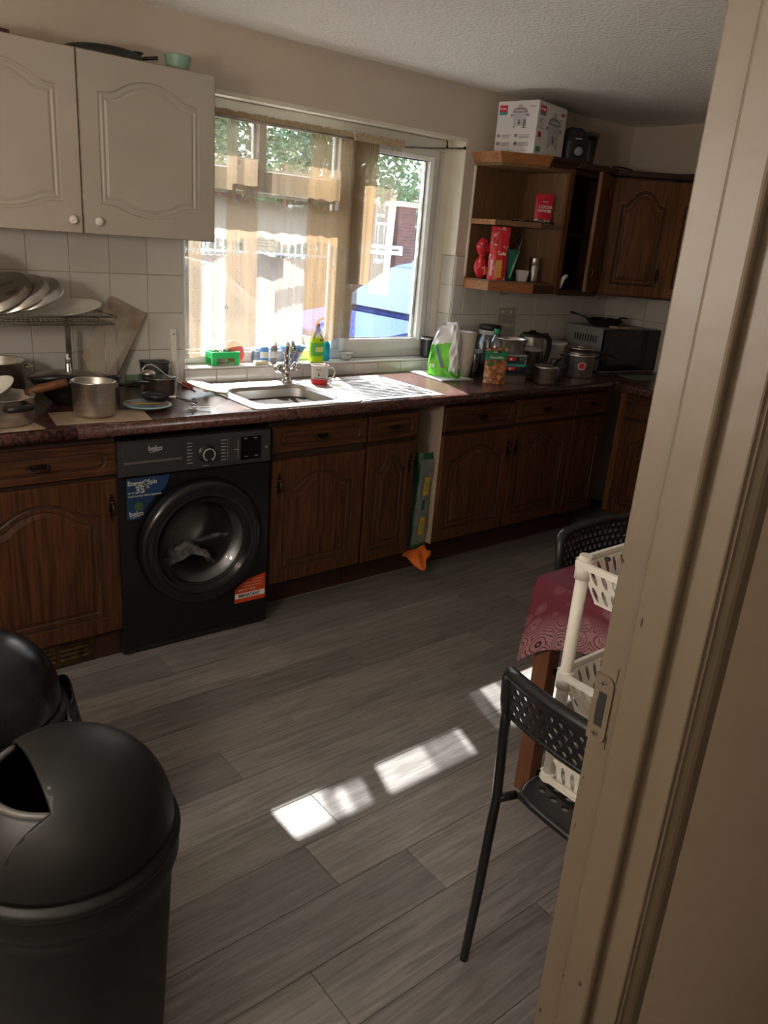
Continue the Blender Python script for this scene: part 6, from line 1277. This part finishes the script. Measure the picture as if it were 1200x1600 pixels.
# ---- on top of the wall units ---------------------------------------------------
rcb = thing('appliance_box', 'white cardboard rice cooker box on top of the open shelf unit', 'box', (3.142, -.310, ST), radians(11.3)); bw2, bd2_, bh2 = .285, .228, .232
card_m = mat('white_printed_card', (.70, .68, .67), .45)
b = B().box(0, bw2, 0, bd2_, 0, bh2); b.build('carton', card_m, rcb, bev=.001)
B().box(.0, bw2, .0, bd2_*.49, bh2, bh2+.0015).build('top_flap', card_m, rcb); B().add([(0, bd2_*.49, bh2+.0015), (0, bd2_*.51, bh2+.0015), (0, bd2_, bh2+.0015), (bw2, bd2_, bh2+.0015), (bw2, bd2_*.51, bh2+.0015)], [(0, 1, 2, 3, 4)]).build('top_flap', card_m, rcb)
def cooker_print(par, rot, ox, oy, s, mir=1):
    """printed picture of a rice cooker, flat shapes on the box face; local x right, z up"""
    pr2 = [M['print_grey'], M['print_pink'], M['print_dark'], mat('pale_grey_print', (.50, .47, .50), .5) if not bpy.data.materials.get('pale_grey_print') else bpy.data.materials['pale_grey_print']]
    b = B()
    def sh_(pts, mi, k): b.prism([(ox+x*s, oy+z*s) for x, z in pts], -.0004-k*.0003, 0, 1, mi)
    sh_([(-.40, 0), (.40, 0), (.46, .62), (.40, .74), (-.40, .74), (-.46, .62)], 3, 1)
    for x in (-.36, .30): sh_([(x, -.10), (x+.06, -.10), (x+.08, .02), (x-.02, .02)], 0, 1)
    sh_([(-.52, .74), (.52, .74), (.42, .92), (.16, 1.02), (-.16, 1.02), (-.42, .92)], 0, 2); sh_([(-.40, .80), (.40, .80), (.30, .90), (-.30, .90)], 3, 3)
    sh_([(-.10, 1.0), (.10, 1.0), (.13, 1.14), (0, 1.22), (-.13, 1.14)], 1, 2); sh_([(-.08, .10), (.08, .10), (.08, .36), (-.08, .36)], 0, 2); sh_([(-.05, .14), (.05, .14), (.05, .22), (-.05, .22)], 2, 3)
    sh_([(-.60, .50), (-.46, .58), (-.46, .68), (-.62, .64)], 0, 1); sh_([(.46, .58), (.60, .50), (.62, .64), (.46, .68)], 0, 1)
    return b
f1 = cooker_print(None, None, bd2_*.56, .120, .082); pic = f1.build('cooker_picture', [M['print_grey'], M['print_pink'], M['print_dark'], bpy.data.materials['pale_grey_print']], rcb, loc=(0, bd2_, 0), rot=(0, 0, -pi/2))
f2_ = cooker_print(None, None, bw2*.60, .050, .125); f2_.build('cooker_picture', [M['print_grey'], M['print_pink'], M['print_dark'], bpy.data.materials['pale_grey_print']], rcb)
for (par_loc, rz_, x0, x1) in (((0, bd2_, 0), -pi/2, .010, .055), ((0, 0, 0), 0, .020, .075)):
    g = B().box(x0, x1, -.0012, 0, .185, .215, 0).build('red_logo_panel', mat('logo_red', (.60, .02, .05), .4) if not bpy.data.materials.get('logo_red') else bpy.data.materials['logo_red'], rcb, loc=par_loc, rot=(0, 0, rz_)); B().box(x0, x1, -.0012, 0, .172, .185).build('teal_logo_strip', M['teal'], g)
    text('Prestige', .0135 if rz_ == 0 else .011, M['paper'], g, (x0+.003, -.0016, .196), bold=.0003)
ln = B()
for i in range(3):
    for x0, x1 in ((.035, .085), (.135, .195)): ln.box(x0, x1-.008*(i % 2), -.001, 0, .080-i*.006, .0825-i*.006); ln.box(x0, x1-.008*(i % 2), -.001, 0, .045-i*.006, .0475-i*.006)
for x in (.010, .110): ln.box(x, x+.016, -.001, 0, .072, .086); ln.box(x, x+.018, -.001, 0, .036, .050)
ln.box(.175, .215, -.001, 0, .205, .208).box(.150, .165, -.001, 0, .120, .150).box(.145, .172, -.001, 0, .112, .116).box(.165, .185, -.001, 0, .012, .015).box(.08, .09, -.001, 0, .010, .015)
tag(ln.build('print_lines', M['print_grey'], rcb, loc=(0, bd2_, 0), rot=(0, 0, -pi/2)), kind='stuff')
l2 = B()
for i in range(5): l2.box(.020, .065-.01*(i % 2), -.001, 0, .155-i*.010, .158-i*.010)
l2.box(.225, .262, -.001, 0, .175, .178); tag(l2.build('print_lines', M['print_grey'], rcb), kind='stuff')
B().box(.022, .050, -.001, 0, .075, .100).box(.228, .244, -.001, 0, .195, .207).box(.248, .262, -.001, 0, .193, .207).build('red_badge', M['darkred'], rcb); B().box(.014, .058, -.001, 0, .012, .034).build('green_badge', mat('green_badge_print', (.03, .30, .16), .4), rcb)
bln = thing('food_blender', 'black blender motor base with a grey dial, beside the carton', 'blender', (3.548, -.215, ST), radians(-30))
b = B(); b.rings([rr(-.068, .068, -.075, .075, .03, 0), rr(-.066, .066, -.074, .074, .03, .10), rr(-.052, .052, -.060, .065, .028, .150), rr(-.034, .034, -.030, .05, .02, .168)], [0, 0, 0], cap=True, sm=True); b.build('motor_base', mat('navy_black_plastic', (.018, .020, .028), .4), bln, merge=False)
kb2 = B(); kb2.lathe([(0, -.022), (.019, -.020), (.022, 0)], 28); kb2.box(-.003, .003, -.017, .017, -.026, -.018); kb2.build('dial', mat('grey_dial', (.30, .30, .29), .4), bln, loc=(0.004, -.075, .052), rot=(-pi/2, 0, 0)); kr_ = B(); kr_.lathe([(.024, -.004), (.028, 0)], 28); kr_.build('dial_ring', M['black'], bln, loc=(.004, -.0755, .052), rot=(-pi/2, 0, 0)); B().box(-.018, .018, -.0760, -.0745, .108, .114).build('maker_mark', M['silver_print'], bln)
jg = thing('blender_jug', 'tall glass blender jug with black rim standing behind the motor base', 'jug', (3.735, -.165, ST)); b = B(); b.lathe([(0, .004), (.036, 0), (.040, .02), (.052, .150), (.050, .150), (.038, .022), (0, .010)], 36); b.build('jug_body', M['glass'], jg); B().lathe([(.049, .148), (.056, .152), (.056, .168), (.04, .174), (0, .174)], 36).build('lid', mat('grey_jug_lid', (.10, .10, .10), .4), jg); B().lathe([(.0, .0), (.042, 0), (.042, .025), (.036, .03)], 36).build('collar', M['black'], jg)
cbl = B().tube([(3.74, -.26, ST+.006), (3.80, -.28, ST+.007), (3.84, -.26, ST+.012), (3.90, -.24, ST+.010), (3.99, -.27, ST+.006), (3.95, -.32, ST+.008), (3.86, -.32, ST+.012), (3.80, -.30, ST+.010), (3.76, -.32, ST+.006)], .0045, 8).build('power_cable', M['black']); tag(cbl, 'black power cable coiled on top of the corner wall cabinet', 'cable')
# ---- on top of the white cupboard -----------------------------------------------
pn = thing('frying_pan', 'black frying pan lying upside down on top of the white cupboard', 'pan', (1.10, -.155, 2.0425), 0); b = B(); b.lathe([(.140, 0), (.143, .002), (.128, .032), (.11, .038), (0, .038)], 48); b.build('pan_body', M['black_matt'], pn); B().tube([(.10, -.10, .020), (.14, -.13, .026)], .006, 8).build('handle_stub', M['black'], pn); B().box(.08, .11, -.08, -.05, .036, .042).build('rivet', M['black'], pn)
gbw = vessel('bowl', 'sage green plastic bowl on top of the white cupboard', 'bowl', 1.335, -.235, 2.0425, .048, .055, mat('sage_plastic', (.26, .42, .32), .4), rbot=.036, rim=False)
brn = B().box(0, .03, 0, .03, 0, .014).build('wood_block', mat('dark_brown_offcut', (.06, .02, .012), .6), loc=(.735, -.31, 2.0425), bev=.003); tag(brn, 'small dark brown block on the left end of the white cupboard top', 'block')
# ---- bags in the gap between the base units ----------------------------------------
bg = thing('pet_litter_bag', 'tall grey and green printed bag standing in the gap between cabinets', 'bag', (2.418, -.452, .152))
def bagp(u, v):
    a = 2*pi*u; sx_, sy_ = cos(a), sin(a); e = .35; k = 1-.12*max(0, v-.85)/.15; return (.052*(abs(sx_)**e)*(1 if sx_ > 0 else -1)*k+.018*v+.003*sin(7*v*3+a*3), .085*(abs(sy_)**e)*(1 if sy_ > 0 else -1)*k-.0*v+.003*sin(11*v+4*a), .47*v)
gm_ = mat('grey_green_bag_print', (.13, .15, .135), .3, col2=(.20, .22, .20), scale=16, bump=.3, bscale=30); dg_ = mat('dark_green_bag_print', (.012, .10, .055), .35)
b = B(); b.grid(bagp, 60, 30)
def bcol(k):
    u, v = (k % 60+.5)/60, (k//60+.5)/30; x, y, _z = bagp(u, v)
    if v > .93 or v < .05: return 1
    if abs(x-.018*v) > .044 and y < -.06: return 1
    if x-.018*v < -.04 and v > .66: return 1
    return 0
b.m = [bcol(k) for k in range(60*30)]; b.build('bag_body', [gm_, dg_], bg)
for z, nm2 in ((.11, 'yellow_badge'), (.31, 'yellow_badge')):
    yb_ = B().prism([(-.018, z-.045), (.014, z-.045), (.018, z+.04), (-.010, z+.045)], -.0905, -.0885, 1).build(nm2, mat('yellow_print', (.60, .34, .02), .5), bg, loc=(.018*z/.47, 0, 0)); text('GOOD', .017, M['dkgreen'], yb_, (.006, -.0912, z-.030), rot=(pi/2, radians(-90), 0), bold=.0004)
B().box(-.006, .012, -.0900, -.0885, .19, .24).build('print_patch', dg_, bg)
for i, (x0, x1) in enumerate(((-.0535, -.0515),)): B().box(x0, x1, -.06, .02, .06, .20).build('pale_patch', M['print_grey'], bg)
og = B(); og.grid(lambda u, v: (2.335+.150*u+.01*sin(7*v+u*3), -.500-.075*v*(1-.3*cos(6*u))+.01*sin(11*u), .152-.072*v*(.6+.4*sin(pi*u))*1.2+.016*sin(8*u+5*v)*sin(5*v)), 22, 12)
og_ = og.build('carrier_bag', mat('orange_carrier_film', (.72, .16, .02), .35, bump=.6, bscale=24, sss=.1), solid=.002); tag(og_, 'crumpled orange carrier bag drooping from the gap over the plinth', 'bag')
sl = B(); sl.tube([(2.47, -.33, .52), (2.455, -.30, .66)], .004, 6).build; 
tr2 = thing('baking_tray', 'dark baking tray leaning upright at the back of the gap', 'tray', (2.350, -.19, .153), rot=(0, radians(4), 0)); B().box(0, .012, -.16, .12, 0, .56).build('tray_body', mat('tray_brown_black', (.05, .032, .022), .4), tr2, bev=.01)
stk_ = B().tube([(2.448, -.30, .155), (2.462, -.30, .66)], .005, 8).build('green_stick', M['dkgreen']); tag(stk_, 'thin dark green stick leaning in the gap beside the bag', 'stick')
gsh = B().box(2.324, 2.474, -.52, -.03, .135, .151).build('shelf_board', M['plinth']); tag(gsh, 'low brown board at the bottom of the gap, under the bags', 'board')
# drooping cable below the open shelves and switch plate
wrl = B().tube([(3.30, -.06, 1.344), (3.315, -.05, 1.318), (3.345, -.04, 1.310), (3.375, -.05, 1.325), (3.385, -.06, 1.344)], .0022, 6).build('wire_loop', M['print_dark']); tag(wrl, 'thin loop of wire hanging under the open shelf unit', 'wire')
sck = thing('wall_socket', 'beige double wall socket on the tiles behind the kettle', 'socket', (3.345, -.0075, 1.150)); B().box(0, .146, -.008, 0, 0, .086).build('face_plate', mat('socket_grey', (.42, .39, .34), .5), sck, bev=.003); B().box(.03, .045, -.011, -.008, .055, .072).box(.10, .115, -.011, -.008, .055, .072).build('rocker', M['white'], sck)
